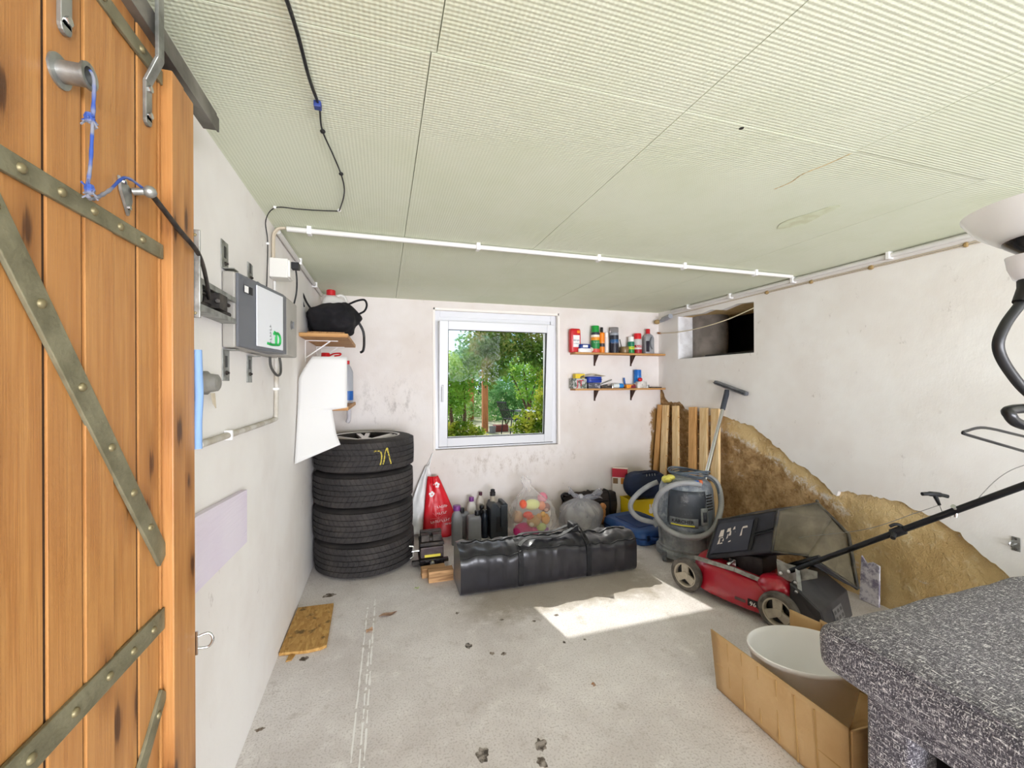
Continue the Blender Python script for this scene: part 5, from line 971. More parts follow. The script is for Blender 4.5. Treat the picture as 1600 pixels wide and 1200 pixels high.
# wet and dry vacuum cleaner
va = thing('vacuum_cleaner', 'dusty grey workshop vacuum cleaner with ribbed hose wound round it', 'vacuum', (2.185, 2.615, 0), R(-40))
b = NB('dusty_tub_grey'); n_ = b.noise(7, 5, rough=.7); o = b.xyz(); b.base(b.mix(b.step(n_, .35, .65), '#6f7376', '#9ea1a2')); M_VTUB = b.done(.6)
b = NB('dusty_blue_grey'); n_ = b.noise(8, 5, rough=.75); b.base(b.mix(b.step(n_, .42, .70), '#6a727d', '#b2b7ba')); M_VHEAD = b.done(.5)
b = NB('dusty_black_grey'); n_ = b.noise(9, 5, rough=.8); b.base(b.mix(b.step(n_, .52, .78), '#3d424a', '#98989a')); M_VDARK = b.done(.45)
m = MB(); m.lathe([(0, .055), (.175, .055), (.192, .075), (.196, .10), (.188, .106), (.190, .12), (.203, .255), (.203, .262)], 48); m.build('container', M_VTUB, va, smooth=40)
m = MB()
for k in range(24):
    a = 2 * pi * k / 24; m.bar((.191 * cos(a), .191 * sin(a), .125), (.201 * cos(a), .201 * sin(a), .235), .006, .004, up=(cos(a), sin(a), 0))
rb = m.build('ribs', M_VTUB, va); rb['kind'] = 'stuff'
m = MB(); m.lathe([(.206, .250), (.210, .258), (.210, .275), (.205, .285), (.200, .32), (.196, .42), (.188, .52), (.172, .565), (.14, .592), (.08, .60), (0, .602)], 48); m.build('motor_head', M_VHEAD, va, smooth=40)
m = MB()
def vface(a, z, r): return Vector((r * sin(a), -r * cos(a), z))
NA, NZ = 16, 10
def dpan(u, v): a = -.62 + 1.35 * u; z = .30 + .235 * v; rr = .2085 - .0004 * 0 - .012 * v - .03 * max(0, v - .75); return vface(a, z, rr)
m.grid(dpan, NA, NZ); m.build('dark_front', M_VDARK, va, smooth=60, solid=.006)
m = MB()
def lpan(u, v): a = -.55 + .95 * u; z = .285 + .062 * v; return vface(a, z, .2145 - .002 * v)
m.grid(lpan, 14, 4); lp_ = m.build('label_band', mat('dusty_label', '#7d8085', .55, var='#5e6268', vscale=20), va, smooth=60, solid=.004)
def curvetext(par, text, size, a0, z, r, colr, bold=0.0):
    mm = MB(); mm.text(text, size, Matrix.Identity(4), .0008, bold=bold); mm.v = [tuple(vface(a0 + v[0] / r, z + v[1], r + v[2])) for v in mm.v]; mm.build('lettering', mat('ink_' + colr.strip('#'), colr, .6), par)
curvetext(lp_, 'KÄRCHER', .034, -.10, .322, .2175, '#2a2b2e', .0008)
m = MB(); m.grid(lambda u, v: vface(-.47 + .75 * u, .293 + .009 * v, .2178), 14, 3); m.build('yellow_line', mat('line_yellow', '#d8cf3a', .5), lp_, solid=.001)
m = MB(); m.grid(lambda u, v: vface(.50 + .26 * u, .30 + .12 * v, .213 - .006 * v), 8, 5); ltc = m.build('latch_plate', M_VTUB, va, solid=.008, smooth=60)
m = MB(); m.grid(lambda u, v: vface(.56 + .14 * u, .325 + .07 * v, .2195 - .004 * v), 6, 4); m.build('latch_recess', M_VDARK, ltc, solid=.003, smooth=60)
for k in range(6):
    m = MB(); m.grid(lambda u, v: vface(.78 + .32 * u, .40 + .020 * k + .008 * v, .203 - .002 * k), 5, 2); m.build('vent_slot', M_BLACK, va, solid=.004)
m = MB(); m.lathe([(.180, .03), (.214, .035), (.214, .07), (.196, .085)], 40); m.build('base_ring', M_VTUB, va, smooth=40)
for a in (-2.3, -.75, .75, 2.3):
    m = MB(); p = vface(a, 0, .212); m.lathe([(0, -.012), (.026, -.012), (.028, -.006), (.028, .006), (.026, .012), (0, .012)], 18, (p.x, p.y, .0285), 'x'); m.box((p.x - .017, p.y - .02, .045), (p.x + .017, p.y + .03, .075)); m.build('caster', mat('caster_grey', '#5b5f66', .5), va, smooth=40)
def hose(pts, r, name, mt, par, n=12):
    P = smoothpath(pts, 14); out = [P[0]]; acc = 0
    for a, c in zip(P, P[1:]):
        acc += (c - a).length
        if acc > .0035: out.append(c); acc = 0
    m = MB(); m.tube(out, [r + (.0012 if k % 2 else -.0012) for k in range(len(out))], n); return m.build(name, mt, par, smooth=60)
M_HOSE = mat('grey_hose', '#a3a4a5', .55, var='#8d8e90', vscale=8)
hose([(.10, -.165, .585), (.02, -.20, .60), (-.08, -.215, .58), (-.165, -.185, .51), (-.205, -.155, .42), (-.20, -.165, .33), (-.13, -.215, .262), (-.02, -.24, .228), (.10, -.215, .235), (.185, -.155, .29), (.232, -.06, .39), (.238, .01, .48), (.215, .06, .56), (.16, .09, .60)], .0195, 'hose', M_HOSE, va)
hose([(-.195, -.09, .255), (-.26, -.10, .262), (-.34, -.085, .275), (-.395, -.05, .32), (-.395, -.02, .375), (-.345, .01, .44), (-.27, .03, .50), (-.20, .05, .535)], .0195, 'hose', M_HOSE, va)
m = MB(); m.tube([(-.17, -.08, .255), (-.225, -.095, .258)], [.030, .028], 16); m.lathe([(.02, 0), (.036, 0), (.036, .012), (.02, .012)], 18, (-.215, -.092, .257), 'x'); m.build('inlet', M_VTUB, va, smooth=40)
m = MB(); m.tube([(.02, -.19, .598), (.085, -.165, .602)], .015, 12); m.build('blue_cuff', M_BLUEP, va, smooth=50); m = MB(); m.tube([(.085, -.165, .602), (.105, -.155, .603)], .018, 12); m.build('orange_ring', mat('orange_ring', '#c8653a', .5), va, smooth=50)
m = MB(); 
for k in range(5):
    ph = k * .9; m.tube([(.02 + (.115 + .008 * k) * cos(a + ph), .02 + (.075 + .006 * ((k * 3) % 4)) * sin(a + ph), .615 + .008 * k + .010 * sin(2 * a + k)) for a in [2 * pi * q_ / 30 for q_ in range(30)]], .0055, 7, closed=True)
m.tube(smoothpath([(.13, .03, .62), (.18, .02, .60), (.215, .0, .56), (.225, -.02, .50)], 6), .0055, 7); cb_ = m.build('power_cord', mat('slate_cord', '#5b646c', .6), va, smooth=60)
m = MB()
for c_, r_ in (((-.105, -.085, .605), (.035, .03, .022)), ((-.14, -.09, .59), (.028, .026, .028)), ((-.12, -.115, .592), (.028, .02, .02))): m.ball(c_, r_, 12)
m.v = [tuple(va.matrix_basis @ Vector(v)) for v in m.v]; tag(m.build('yellow_glove', mat('yellow_rubber', '#dfd66a', .6, var='#c9bf58', vscale=30), smooth=60), 'crumpled pale yellow rubber glove on top of the vacuum', 'glove')
# wand with floor nozzle
wd = thing('vacuum_wand', 'chrome vacuum wand with flat floor nozzle leaning on right wall', 'wand', (2.372, 2.642, .50))
def wl(p): return (p[0] - 2.372, p[1] - 2.642, p[2] - .50)
lo = Vector((2.372, 2.642, .50)); hi = Vector((2.735, 2.772, 1.24)); dr = (hi - lo)
m = MB(); m.tube([wl(lo), wl(lo + dr * .45)], .0165, 16); m.tube([wl(lo + dr * .44), wl(lo + dr * .86)], .0145, 16); m.build('tube', M_CHROME, wd, smooth=50)
m = MB(); m.tube([wl(lo + dr * .80), wl(lo + dr * .97), wl(lo + dr * 1.0 + Vector((-.002, 0, .012)))], [.0195, .021, .018], 14); m.build('neck', mat('slate_neck', '#3d4148', .5), wd, smooth=50)
m = MB(); m.bar(wl((2.738, 2.905, 1.318)), wl((2.738, 2.575, 1.222)), .034, .040, up=(1, 0, 0)); m.build('nozzle', mat('worn_grey', '#7b7c7e', .5, var='#54565a', vscale=25, stretch=(1, .3, 1)), wd, bevel=.010, bseg=3)
m = MB(); m.bar(wl((2.719, 2.90, 1.315)), wl((2.719, 2.58, 1.224)), .004, .022, up=(1, 0, 0)); m.build('brush_strip', M_BLACK, wd)

# =================================================================== lawn mower
mw = thing('lawn_mower', 'red push lawn mower with black handle standing by the clay wall', 'lawn mower', (2.12, 1.99, 0), R(18))
MI = Matrix.Translation((2.12, 1.99, 0)) @ Matrix.Rotation(R(18), 4, 'Z'); MI = MI.inverted()
def w2l(p): return MI @ Vector(p)
b = NB('mower_red'); n_ = b.noise(9, 4, rough=.7); b.base(b.mix(b.step(n_, .55, .8, 0, .6), '#a8142a', '#8a454b')); b.b.inputs['Coat Weight'].default_value = .5; M_MRED = b.done(.28)
m = MB(); zs = [(.045, 1.0), (.05, 1.02), (.085, 1.0), (.13, .96), (.165, .90), (.185, .80), (.195, .60), (.198, .3)]
n = 48; vs_ = []
for z, s_ in zs:
    for i in range(n):
        a = 2 * pi * i / n; ca, sa = cos(a), sin(a); k = 2.7; r_ = (abs(ca) ** k + abs(sa) ** k) ** (-1 / k); zz = z + (.035 * max(0, sa) if z > .1 else .02 * max(0, abs(sa) - .5)); vs_.append((.222 * ca * r_ * s_, .318 * sa * r_ * s_ - .01, zz))
m.add(vs_, [(v * n + i, v * n + (i + 1) % n, (v + 1) * n + (i + 1) % n, (v + 1) * n + i) for v in range(len(zs) - 1) for i in range(n)] + [tuple(range((len(zs) - 1) * n, len(zs) * n))]); m.build('deck', M_MRED, mw, smooth=50, solid=.004)
m = MB(); m.ball((-.12, -.20, .19), (.085, .09, .06), 16); m.build('wheel_housing', M_MRED, mw, smooth=60)
m = MB(); m.box((-.09, -.12, .19), (.10, .12, .30)); m.lathe([(.09, .30), (.09, .33), (.06, .345), (0, .345)], 24); m.build('engine', mat('dark_engine', '#262325', .5, .3, var='#3a3536', vscale=20), mw, bevel=.008)
m = MB(); m.box((-.11, .02, .20), (-.085, .06, .25)); m.tube([(-.11, .04, .24), (-.15, .05, .22)], .012); m.build('spark_plug', M_CHROME, mw, smooth=50)
def mwheel(x, y, nm='wheel'):
    wl_ = MB(); wl_.lathe([(.070, -.020), (.088, -.024), (.098, -.018), (.100, 0), (.098, .018), (.088, .024), (.070, .020), (.066, 0), (.070, -.020)], 40, (x, y, .1), 'x')
    w_ = wl_.build(nm, mat('worn_tyre', '#6a645e', .8, var='#4b4642', vscale=20, bump=.3), mw, smooth=40)
    h = MB(); h.lathe([(.071, -.018), (.073, -.022), (.066, -.022), (.062, -.012), (.062, .012)], 40, (x, y, .1), 'x')
    for k in range(3):
        a = 2 * pi * k / 3 + 1.57; h.prism([(y + .020 * cos(a - 1.5), .1 + .020 * sin(a - 1.5)), (y + .067 * cos(a - .36), .1 + .067 * sin(a - .36)), (y + .067 * cos(a + .36), .1 + .067 * sin(a + .36)), (y + .020 * cos(a + 1.5), .1 + .020 * sin(a + 1.5))], x - .020, x - .008, 'yz')
    h.lathe([(0, -.024), (.022, -.024), (.024, -.018), (.024, .01)], 20, (x, y, .1), 'x'); h.build('hub', mat('beige_hub', '#b9b09f', .5, var='#a0978a', vscale=15), w_, smooth=35)
    d = MB(); d.lathe([(.064, .004), (0, .004)], 24, (x, y, .1), 'x'); d.build('wheel_back', M_BLACK, w_)
mwheel(-.215, .275); mwheel(-.215, -.255)
mwheel(.225, .275); mwheel(.225, -.255)
m = MB(); m.bar((-.185, .24, .212), (-.165, .0, .216), .008, .026); m.bar((-.165, .0, .216), (-.155, -.20, .20), .008, .026); m.bar((-.155, -.20, .20), (-.19, -.27, .12), .008, .022); m.build('side_rail', M_STEEL, mw, bevel=.002)
# printed decals: weight sticker with 96 and a dark strip
m = MB(); ms = []
def dk(y, z, off=.004):
    sa = (y + .01) / .318; k = 2.7; ca = (max(1e-3, 1 - min(.98, abs(sa)) ** k)) ** (1 / k); return Vector((-.222 * ca * 1.0 - off, y, z))
m.add([dk(-.10, .062), dk(-.155, .062), dk(-.155, .108), dk(-.10, .108)], [(0, 1, 2, 3)]); m.build('sticker', mat('decal_dark', '#2b2224', .5), mw)
p0 = dk(-.1275, .083, .0055); m = MB(); m.text('96', .034, onto(p0, (dk(-.155, .08) - dk(-.10, .08)), (0, 0, 1), (-1, 0, 0)), .0006); m.build('lettering', M_WHITE, mw)
m = MB(); m.add([dk(-.03, .075), dk(-.09, .075), dk(-.09, .092), dk(-.03, .092)], [(0, 1, 2, 3)]); m.build('sticker', mat('decal_grey', '#5a4444', .5), mw)
# rear flap
m = MB(); F = [Vector((-.155, -.285, .245)), Vector((.17, -.285, .265)), Vector((.19, -.43, .165)), Vector((.185, -.455, .04)), Vector((-.135, -.45, .035)), Vector((-.150, -.42, .150))]
m.add(F, [(0, 5, 2, 1), (5, 4, 3, 2)]); m.add([F[0], Vector((-.150, -.285, .05)), F[4], F[5]], [(0, 1, 2, 3)]); fp = m.build('rear_flap', mat('flap_charcoal', '#4a494c', .55, var='#3d3c3f', vscale=10), mw, solid=.008, bevel=.003)
c_ = (F[5] * .45 + F[2] * .1 + F[4] * .35 + F[3] * .1); ux = (F[2] - F[5]).normalized(); uy = (F[5] - F[4]).normalized(); un = ux.cross(uy).normalized()
if un.y > 0: un = -un
c_ = (F[5] + F[2] + F[4] + F[3]) / 4 + un * .007
m = MB(); m.add([c_ + ux * a + uy * b_ for a, b_ in ((-.055, -.035), (.055, -.035), (.055, .035), (-.055, .035))], [(0, 1, 2, 3)]); stk = m.build('warning_sticker', mat('sticker_grey', '#7b7a7b', .5), fp)
m = MB()
for i in range(3):
    for k in range(2): 
        cc_ = c_ + un * .001 + ux * (-.036 + .036 * i) + uy * (-.016 + .032 * k); m.add([cc_ + ux * a + uy * b_ for a, b_ in ((-.012, -.010), (.012, -.010), (.012, .002), (.004, .010), (-.012, .006))], [(0, 1, 2, 3, 4)])
m.build('pictogram', mat('picto_dark', '#4c4b4c', .5), stk)
# handle: bracket, lower tube, clamp, upper tube
m = MB(); A = w2l((2.085, 1.735, .30)); B_ = w2l((2.135, 1.60, .345)); m.prism([(A.y + .02, .235), (A.y + .03, .325), (B_.y - .02, .335), (B_.y - .02, .30), (A.y - .05, .235)], A.x - .002, A.x + .002, 'yz'); m.bar(w2l((2.10, 1.66, .32)), w2l((2.085, 1.635, .205)), .022, .006); m.build('hinge_plate', M_STEEL, mw, bevel=.002)
for p in ((2.078, 1.73, .275), (2.085, 1.69, .30), (2.088, 1.655, .255), (2.075, 1.64, .215)):
    q_ = w2l(p); q = MB(); q.lathe([(.009, .0), (.009, -.008), (0, -.009)], 6, (q_.x - .010, q_.y, q_.z), 'x'); q.build('bolt', M_CHROME, mw)
HP = Vector((2.1, 1.68, .307)); HD = Vector((.26, -.735, .603))
m = MB(); m.tube([w2l(HP + HD * -.02), w2l(HP + HD * .56)], .0125, 14); m.build('handle_tube', M_BLACKM, mw, smooth=50)
m = MB(); m.tube([w2l(HP + HD * .14 + Vector((.012, .0, .016))), w2l(HP + HD * .0 + Vector((.03, .09, -.03)))], .0125, 12); m.build('handle_tube', M_BLACKM, mw, smooth=50)
hu = MB(); hu.tube(smoothpath([w2l(HP + HD * .50), w2l(HP + HD * .9), w2l(HP + HD * 1.3), w2l(HP + HD * 1.42 + Vector((.03, 0, .01))), w2l(HP + HD * 1.45 + Vector((.10, .03, .01))), w2l(HP + HD * 1.45 + Vector((.33, .10, .01)))], 8), .0135, 14); hu.build('upper_handle', M_BLACKM, mw, smooth=50)
m = MB(); p = HP + HD * .53; m.tube([w2l(p - HD * .02), w2l(p + HD * .03)], .020, 14); m.tube([w2l(p + Vector((-.02, 0, -.005))), w2l(p + Vector((-.045, -.01, -.02)))], .010, 8); m.tube(smoothpath([w2l(p + Vector((-.015, .02, .02))), w2l(p + Vector((.0, 0, .035))), w2l(p + Vector((.02, -.02, .02)))], 5), .007, 8); m.build('clamp', M_BLACK, mw, smooth=50)
m = MB(); p = HP + HD * .77; m.tube([w2l(p + Vector((-.012, 0, .01))), w2l(p + Vector((-.022, 0, .018)))], .009, 8); m.tube([w2l(p + Vector((0, 0, .015))), w2l(p + Vector((-.004, 0, -.030)))], .006, 8); m.build('cable_bolt', M_CHROME, mw, smooth=50)
m = MB(); K0 = Vector((2.243, 1.2, .822)); K1 = Vector((2.345, 1.165, .812)); m.tube(smoothpath([w2l(K0), w2l(K0 * .7 + K1 * .3 + Vector((0, 0, .004))), w2l(K0 * .3 + K1 * .7 + Vector((0, 0, .004))), w2l(K1)], 5), [.008] * 5 + [.0105] * 6 + [.008] * 5, 10); m.tube([w2l((K0 + K1) / 2), w2l((2.31, 1.175, .775))], [.009, .006], 10); m.build('starter_grip', M_BLACK, mw, smooth=50)
m = MB(); m.tube(smoothpath([w2l((2.31, 1.175, .775)), w2l((2.295, 1.25, .72)), w2l((2.28, 1.45, .58)), w2l((2.25, 1.75, .44)), w2l((2.15, 1.95, .33))], 8), .0014, 5); m.tube([w2l((2.31, 1.175, .775)), w2l(HP + HD * .72)], .0014, 5); m.tube(smoothpath([w2l(HP + HD * .83), w2l((2.33, 1.0, .93)), w2l((2.345, .93, .995)), w2l((2.37, .80, 1.06))], 6), .0016, 5); m.build('pull_cord', mat('grey_cordm', '#8c8a86', .7), mw)
m = MB(); m.tube(smoothpath([w2l((2.373, .95, 1.04)), w2l((2.18, .95, 1.083)), w2l((2.02, .95, 1.119)), w2l((2.001, .95, 1.1265)), w2l((2.03, .955, 1.131)), w2l((2.151, .96, 1.138)), w2l((2.373, .96, 1.10)), w2l((2.60, .96, 1.06))], 6), .0055, 8); m.build('bail_lever', M_BLACKM, mw, smooth=50)

# grass catcher lying on the mower
gc = thing('grass_catcher', 'black fabric grass catcher with dusty mesh side on the mower', 'grass catcher', (2.2, 1.9, .22))
def gl_(p): return Vector(p) - Vector((2.2, 1.9, .22))
A = gl_((1.930, 2.130, .200)); B_ = gl_((2.08, 2.186, .42)); C_ = gl_((2.13, 1.796, .590)); D_ = gl_((2.05, 1.769, .375)); E_ = gl_((2.45, 1.812, .597)); G_ = gl_((2.48, 1.66, .462)); H_ = gl_((2.42, 1.575, .206)); K_ = gl_((2.25, 1.718, .349)); B2 = gl_((2.42, 2.25, .40)); A2 = gl_((2.36, 2.22, .24)); L_ = gl_((2.30, 1.56, .262))
def quad(m, a, b_, c, d, n_=10, sag=.0, mi=0, ax=None):
    nn = (b_ - a).cross(d - a).normalized()
    m.grid(lambda u, v: a * (1 - u) * (1 - v) + b_ * u * (1 - v) + c * u * v + d * (1 - u) * v + nn * sag * (sin(pi * u) * sin(pi * v) + .4 * fbm((u * 3, v * 3, sag * 50), 1.5) * sin(pi * u) * sin(pi * v)), n_, n_, mi=mi)
M_CATCH = mat('catcher_black', '#33323a', .55, var='#26252b', vscale=7, bump=.3, bscale=12); b = NB('dusty_mesh'); n_ = b.noise(4, 4, rough=.7); b.base(b.mix(b.step(n_, .35, .68), '#5c5545', '#7b715d')); b.bump(b.noise(260, 1), .5, .003); M_MESH = b.done(.9)
m = MB(); quad(m, A, D_, C_, B_, 14, -.003); m.build('front_panel', M_CATCH, gc, smooth=60, solid=.004)
m = MB(); quad(m, B_, C_, E_, B2, 10, .01); quad(m, B_, B2, A2, A, 10, .01); quad(m, B2, E_, G_, A2, 8, .0); m.build('back_panel', M_CATCH, gc, smooth=60, solid=.004)
m = MB(); quad(m, D_, K_, E_ * .5 + G_ * .5, C_, 12, -.03); m.add([C_, E_ * .5 + G_ * .5, E_], [(0, 1, 2)]); quad(m, K_, H_, G_, E_ * .5 + G_ * .5, 12, -.02); m.build('mesh_side', M_MESH, gc, smooth=60, solid=.003)
m = MB(); quad(m, A, A2, K_, D_, 10, .02); quad(m, A2, G_, H_, K_, 8, .0); m.build('lower_gusset', M_CATCH, gc, smooth=60, solid=.004)
m = MB(); quad(m, K_ + Vector((-.02, -.01, -.03)), L_, H_, K_, 6, .0); m.build('side_gusset', M_CATCH, gc, smooth=60, solid=.004)
M_CFR = mat('catcher_frame', '#2c2a28', .5, var='#5a5242', vscale=14); m = MB(); m.tube([D_, C_], .008, 8); m.tube([C_, E_], .006, 8); m.tube([E_, G_, H_], .010, 8); m.tube([D_, K_], .006, 8); m.tube([K_, H_], .009, 8); m.tube([B_, C_], .005, 8); m.tube([A, B_], .005, 8); m.ball(E_ + Vector((0, 0, .012)), .010, 8); m.build('wire_frame', M_CFR, gc, smooth=50)
fx = (D_ - A); fy = (B_ - A); fn = fx.cross(fy).normalized(); fn = -fn if fn.x > 0 else fn
def fp_(u, v, off=.0135): return A * (1 - u) * (1 - v) + D_ * u * (1 - v) + C_ * u * v + B_ * (1 - u) * v + fn * off
m = MB(); m.add([fp_(.06, .12, .007), fp_(.66, .10, .007), fp_(.66, .84, .007), fp_(.06, .86, .007)], [(0, 1, 2, 3)]); m.build('sewn_patch', mat('patch_slate', '#3a3b46', .6, bump=.3, bscale=10), gc, solid=.003)
pk = MB()       # peeling white letters
def blob(u0, v0, u1, v1): pk.add([fp_(u0, v0), fp_(u1, v0 + .01), fp_(u1 - .01, v1), fp_(u0 + .01, v1 - .01)], [(0, 1, 2, 3)])
for q_ in ((.14, .50, .22, .68), (.15, .32, .19, .46), (.19, .32, .24, .36), (.22, .38, .25, .46), (.15, .46, .23, .49), (.26, .60, .33, .70), (.31, .50, .35, .62), (.28, .36, .31, .56), (.33, .34, .37, .50), (.36, .64, .40, .72), (.50, .46, .53, .66), (.51, .64, .60, .70), (.40, .54, .42, .60)): blob(*q_)
pk.build('peeling_lettering', mat('peeling_white', '#d9cfc8', .6), gc)
m = MB(); m.tube([fp_(.70, .44, .007), fp_(.98, .50, .007)], .004, 6); m.tube([fp_(.70, .50, .007), fp_(.98, .56, .007)], .004, 6); m.bar(fp_(.69, .10, .008), fp_(.71, .88, .008), .016, .003); m.build('stitched_strap', M_BLACK, gc)

# marbled plate and cardboard scraps by the right wall, wall hasp
b = NB('mottled_plate'); n_ = b.noise(16, 5, rough=.75); b.base(b.mix(b.step(n_, .42, .6), '#e6e2ea', '#8d86a0')); M_MOT = b.done(.7)
m = MB(); m.prism([(0, 0), (-.105, .0), (-.098, .235), (-.06, .245), (-.03, .228), (0, .262)], -.012, .0, 'yz'); tag(m.build('insulation_plate', M_MOT, loc=(2.752, 1.775, .002), rot=(0, R(4), 0), bevel=.002), 'white and lilac mottled plate standing against clay wall behind mower', 'plate')
M_CARD = mat('cardboard', '#cdab7c', .8, var='#c09b6a', vscale=5, bump=.25, bscale=50, bstretch=(.2, 1, 1))
for k, (p, rz, lab) in enumerate((((2.64, 1.47, .012), .5, 'cardboard scrap lying uppermost by the right wall behind sofa'), ((2.66, 1.50, .001), .2, 'cardboard scrap lying lowest by the right wall behind sofa'))):
    m = MB(); m.prism([(-.09, -.06), (.09, -.05), (.085, .05), (-.02, .062), (-.095, .04)], 0, .008); tag(m.build('cardboard_scrap', M_CARD, loc=p, rot=(0, 0, rz)), lab, 'cardboard')
t = thing('wall_hasp', 'small galvanised hasp screwed to the white right wall', 'hasp', (XR, 1.134, .566)); m = MB(); m.prism([(-.014, -.032), (.014, -.032), (.014, .032), (-.014, .032)], -.004, 0, 'yz'); m.build('plate', M_STEEL, t, bevel=.001); m = MB(); m.tube(smoothpath([(-.003, .010, .012), (-.022, .012, .008), (-.022, .012, -.008), (-.003, .010, -.012)], 4), .0035, 6); m.build('staple', M_CHROME, t, smooth=50)
for z in (-.024, .024):
    m = MB(); m.ball((-.005, 0, z), .005, 8); m.build('screw', M_DARK, t)

# =================================================================== cardboard box with oval tub
cbx = thing('cardboard_box', 'opened cardboard box on the floor holding a white tub', 'box', (1.62, 1.17, 0))
def cbl(p): return (p[0] - 1.62, p[1] - 1.17, p[2])
def panel(pts, name, th=.006, creases=True):
    m = MB(); P = [Vector(cbl(p)) for p in pts]; quad(m, P[0], P[1], P[2], P[3], 12, .006); return m.build(name, M_CARD, cbx, smooth=60, solid=th)
panel([(1.362, 1.44, .004), (1.362, .905, .004), (1.35, .905, .255), (1.345, 1.455, .250)], 'side_panel')
panel([(1.92, 1.42, .004), (1.92, .905, .004), (1.94, .905, .22), (1.95, 1.43, .20)], 'side_panel')
panel([(1.366, .905, .004), (1.915, .905, .004), (1.935, .90, .22), (1.355, .90, .25)], 'end_panel'); panel([(1.78, 1.442, .004), (1.916, 1.428, .004), (2.05, 1.40, .14), (1.80, 1.46, .258)], 'end_flap')
m = MB(); m.box(cbl((1.366, .91, .0005)), cbl((1.916, 1.425, .006))); m.build('bottom', M_CARD, cbx)
# creases pressed in the near side panel
for y, z0, z1 in ((1.36, .06, .24), (1.29, .02, .245), (1.215, .03, .24), (1.14, .02, .24), (1.07, .01, .235), (1.0, .02, .24)):
    m = MB(); m.tube([cbl((1.3535, y, z0)), cbl((1.3435, y + .006, z1))], .0028, 5); m.build('crease', mat('card_crease', '#b8955f', .85), cbx)
m = MB(); m.tube([cbl((1.3520, 1.43, .118)), cbl((1.3525, .91, .112))], .0030, 5); m.build('crease', mat('card_crease', '#b8955f', .85), cbx)
tu = thing('oval_tub', 'oval white plastic tub standing in the cardboard box', 'tub', (1.598, 1.236, .007), math.atan2(-.296, .955)); M_TUB = mat('tub_white', '#f7f6f6', .35, var='#f0eeec', vscale=3)
AX, BX = .208, .160
def ell(prof, m, mi=0):
    m.lathe(prof, 56, sx=AX, sy=BX, mi=mi)
m = MB(); ell([(0, .0), (.74, .0), (.77, .006), (.80, .03), (.97, .222), (1.0, .226), (1.015, .234), (1.01, .243), (.985, .245), (.965, .238), (.95, .225), (.77, .03), (.72, .014), (0, .014)], m); m.build('shell', M_TUB, tu, smooth=60)
m = MB(); m.lathe([(0, .0152), (.735, .0152)], 40, sx=AX, sy=BX); m.build('residue', mat('tub_residue', '#d9d5cf', .5, var='#5b5148', vscale=9, vlo=.58, vhi=.66), tu)
m = MB(); m.tube([(AX * .80 * cos(a), BX * .80 * sin(a), .036 + .004 * sin(3 * a)) for a in [2 * pi * k / 40 for k in range(8, 16)]], .005, 6); m.build('dirt_ring', mat('dirt_brown', '#4d4338', .9), tu)

# =================================================================== tweed sofa
b = NB('tweed'); va_ = b.mapping((60, 300, 300)); vb_ = b.mapping((300, 55, 300)); vc_ = b.mapping((340, 340, 90))
a1 = b.noise(1.0, 2, vec=va_); a2 = b.noise(1.0, 2, vec=vb_); a3 = b.noise(1.0, 2, vec=vc_); mxn = b.math('MAXIMUM', b.math('MAXIMUM', a1, a2), a3)
c = b.mix(b.step(mxn, .53, .60), '#46434a', '#77737a'); c = b.mix(b.step(mxn, .61, .70), c, '#dcd9da'); b.base(c); b.bump(mxn, .9, .004); b.b.inputs['Sheen Weight'].default_value = .2; M_TWEED = b.done(.95, spec=.2)
so = thing('tweed_sofa', 'grey tweed upholstered sofa end in the right foreground', 'sofa', (1.70, .15, 0))
def sl(p): return (p[0] - 1.70, p[1] - .15, p[2])
def pillow(x0, y0, z0, x1, y1, z1, k=9.0, kz=4.0, nu=64, nv=26, puff=.02, wr=.006):
    m = MB(); cx, cy, cz = (x0 + x1) / 2, (y0 + y1) / 2, (z0 + z1) / 2; hx, hy, hz = (x1 - x0) / 2, (y1 - y0) / 2, (z1 - z0) / 2
    def f(u, v):
        a = 2 * pi * u; ca, sa = cos(a), sin(a); t = -pi / 2 + pi * v; ct, st = cos(t), sin(t)
        r = (abs(ca) ** k + abs(sa) ** k) ** (-1 / k); q = (abs(ct) ** kz + abs(st) ** kz) ** (-1 / kz); s_ = min(1, ct * q); z = st * q
        e = 1 - (1 - s_) * .0
        X = hx * ca * r * s_; Y = hy * sa * r * s_; Z = hz * z + (puff * (1 - s_) if z > 0 else 0)
        d_ = wr * fbm((X * 7 + cx, Y * 7, Z * 9), 1.2); return sl((cx + X, cy + Y, cz + Z + d_))
    # ct^small profile gives flat faces with rounded edges
    m.grid(f, nu, nv, cu=True); return m
def rbox(x0, y0, z0, x1, y1, z1, r, wr=.004, step=.035):
    """rounded box with gentle wrinkles"""
    m = MB(); me = bmesh.new(); bmesh.ops.create_cube(me, size=1.0)
    for v in me.verts: v.co = Vector((x0 + (v.co.x + .5) * (x1 - x0), y0 + (v.co.y + .5) * (y1 - y0), z0 + (v.co.z + .5) * (z1 - z0)))
    bmesh.ops.bevel(me, geom=list(me.edges), offset=r, segments=5, profile=.5, affect='EDGES')
    bmesh.ops.subdivide_edges(me, edges=[e for e in me.edges if e.calc_length() > step * 3], cuts=14, use_grid_fill=True)
    for v in me.verts:
        p = v.co.copy(); v.co += v.normal * wr * fbm((p.x, p.y, p.z), 6.0, 3)
    me.verts.index_update(); m.add([sl(v.co) for v in me.verts], [tuple(v.index for v in f_.verts) for f_ in me.faces]); me.free(); return m
m = rbox(1.222, -.95, .462, 2.30, .925, .600, .045, .010); m.build('seat_cushion', M_TWEED, so, smooth=60)
m = rbox(1.262, .700, .01, 1.372, .802, .47, .012, .001); m.build('corner_post', M_TWEED, so, smooth=60)
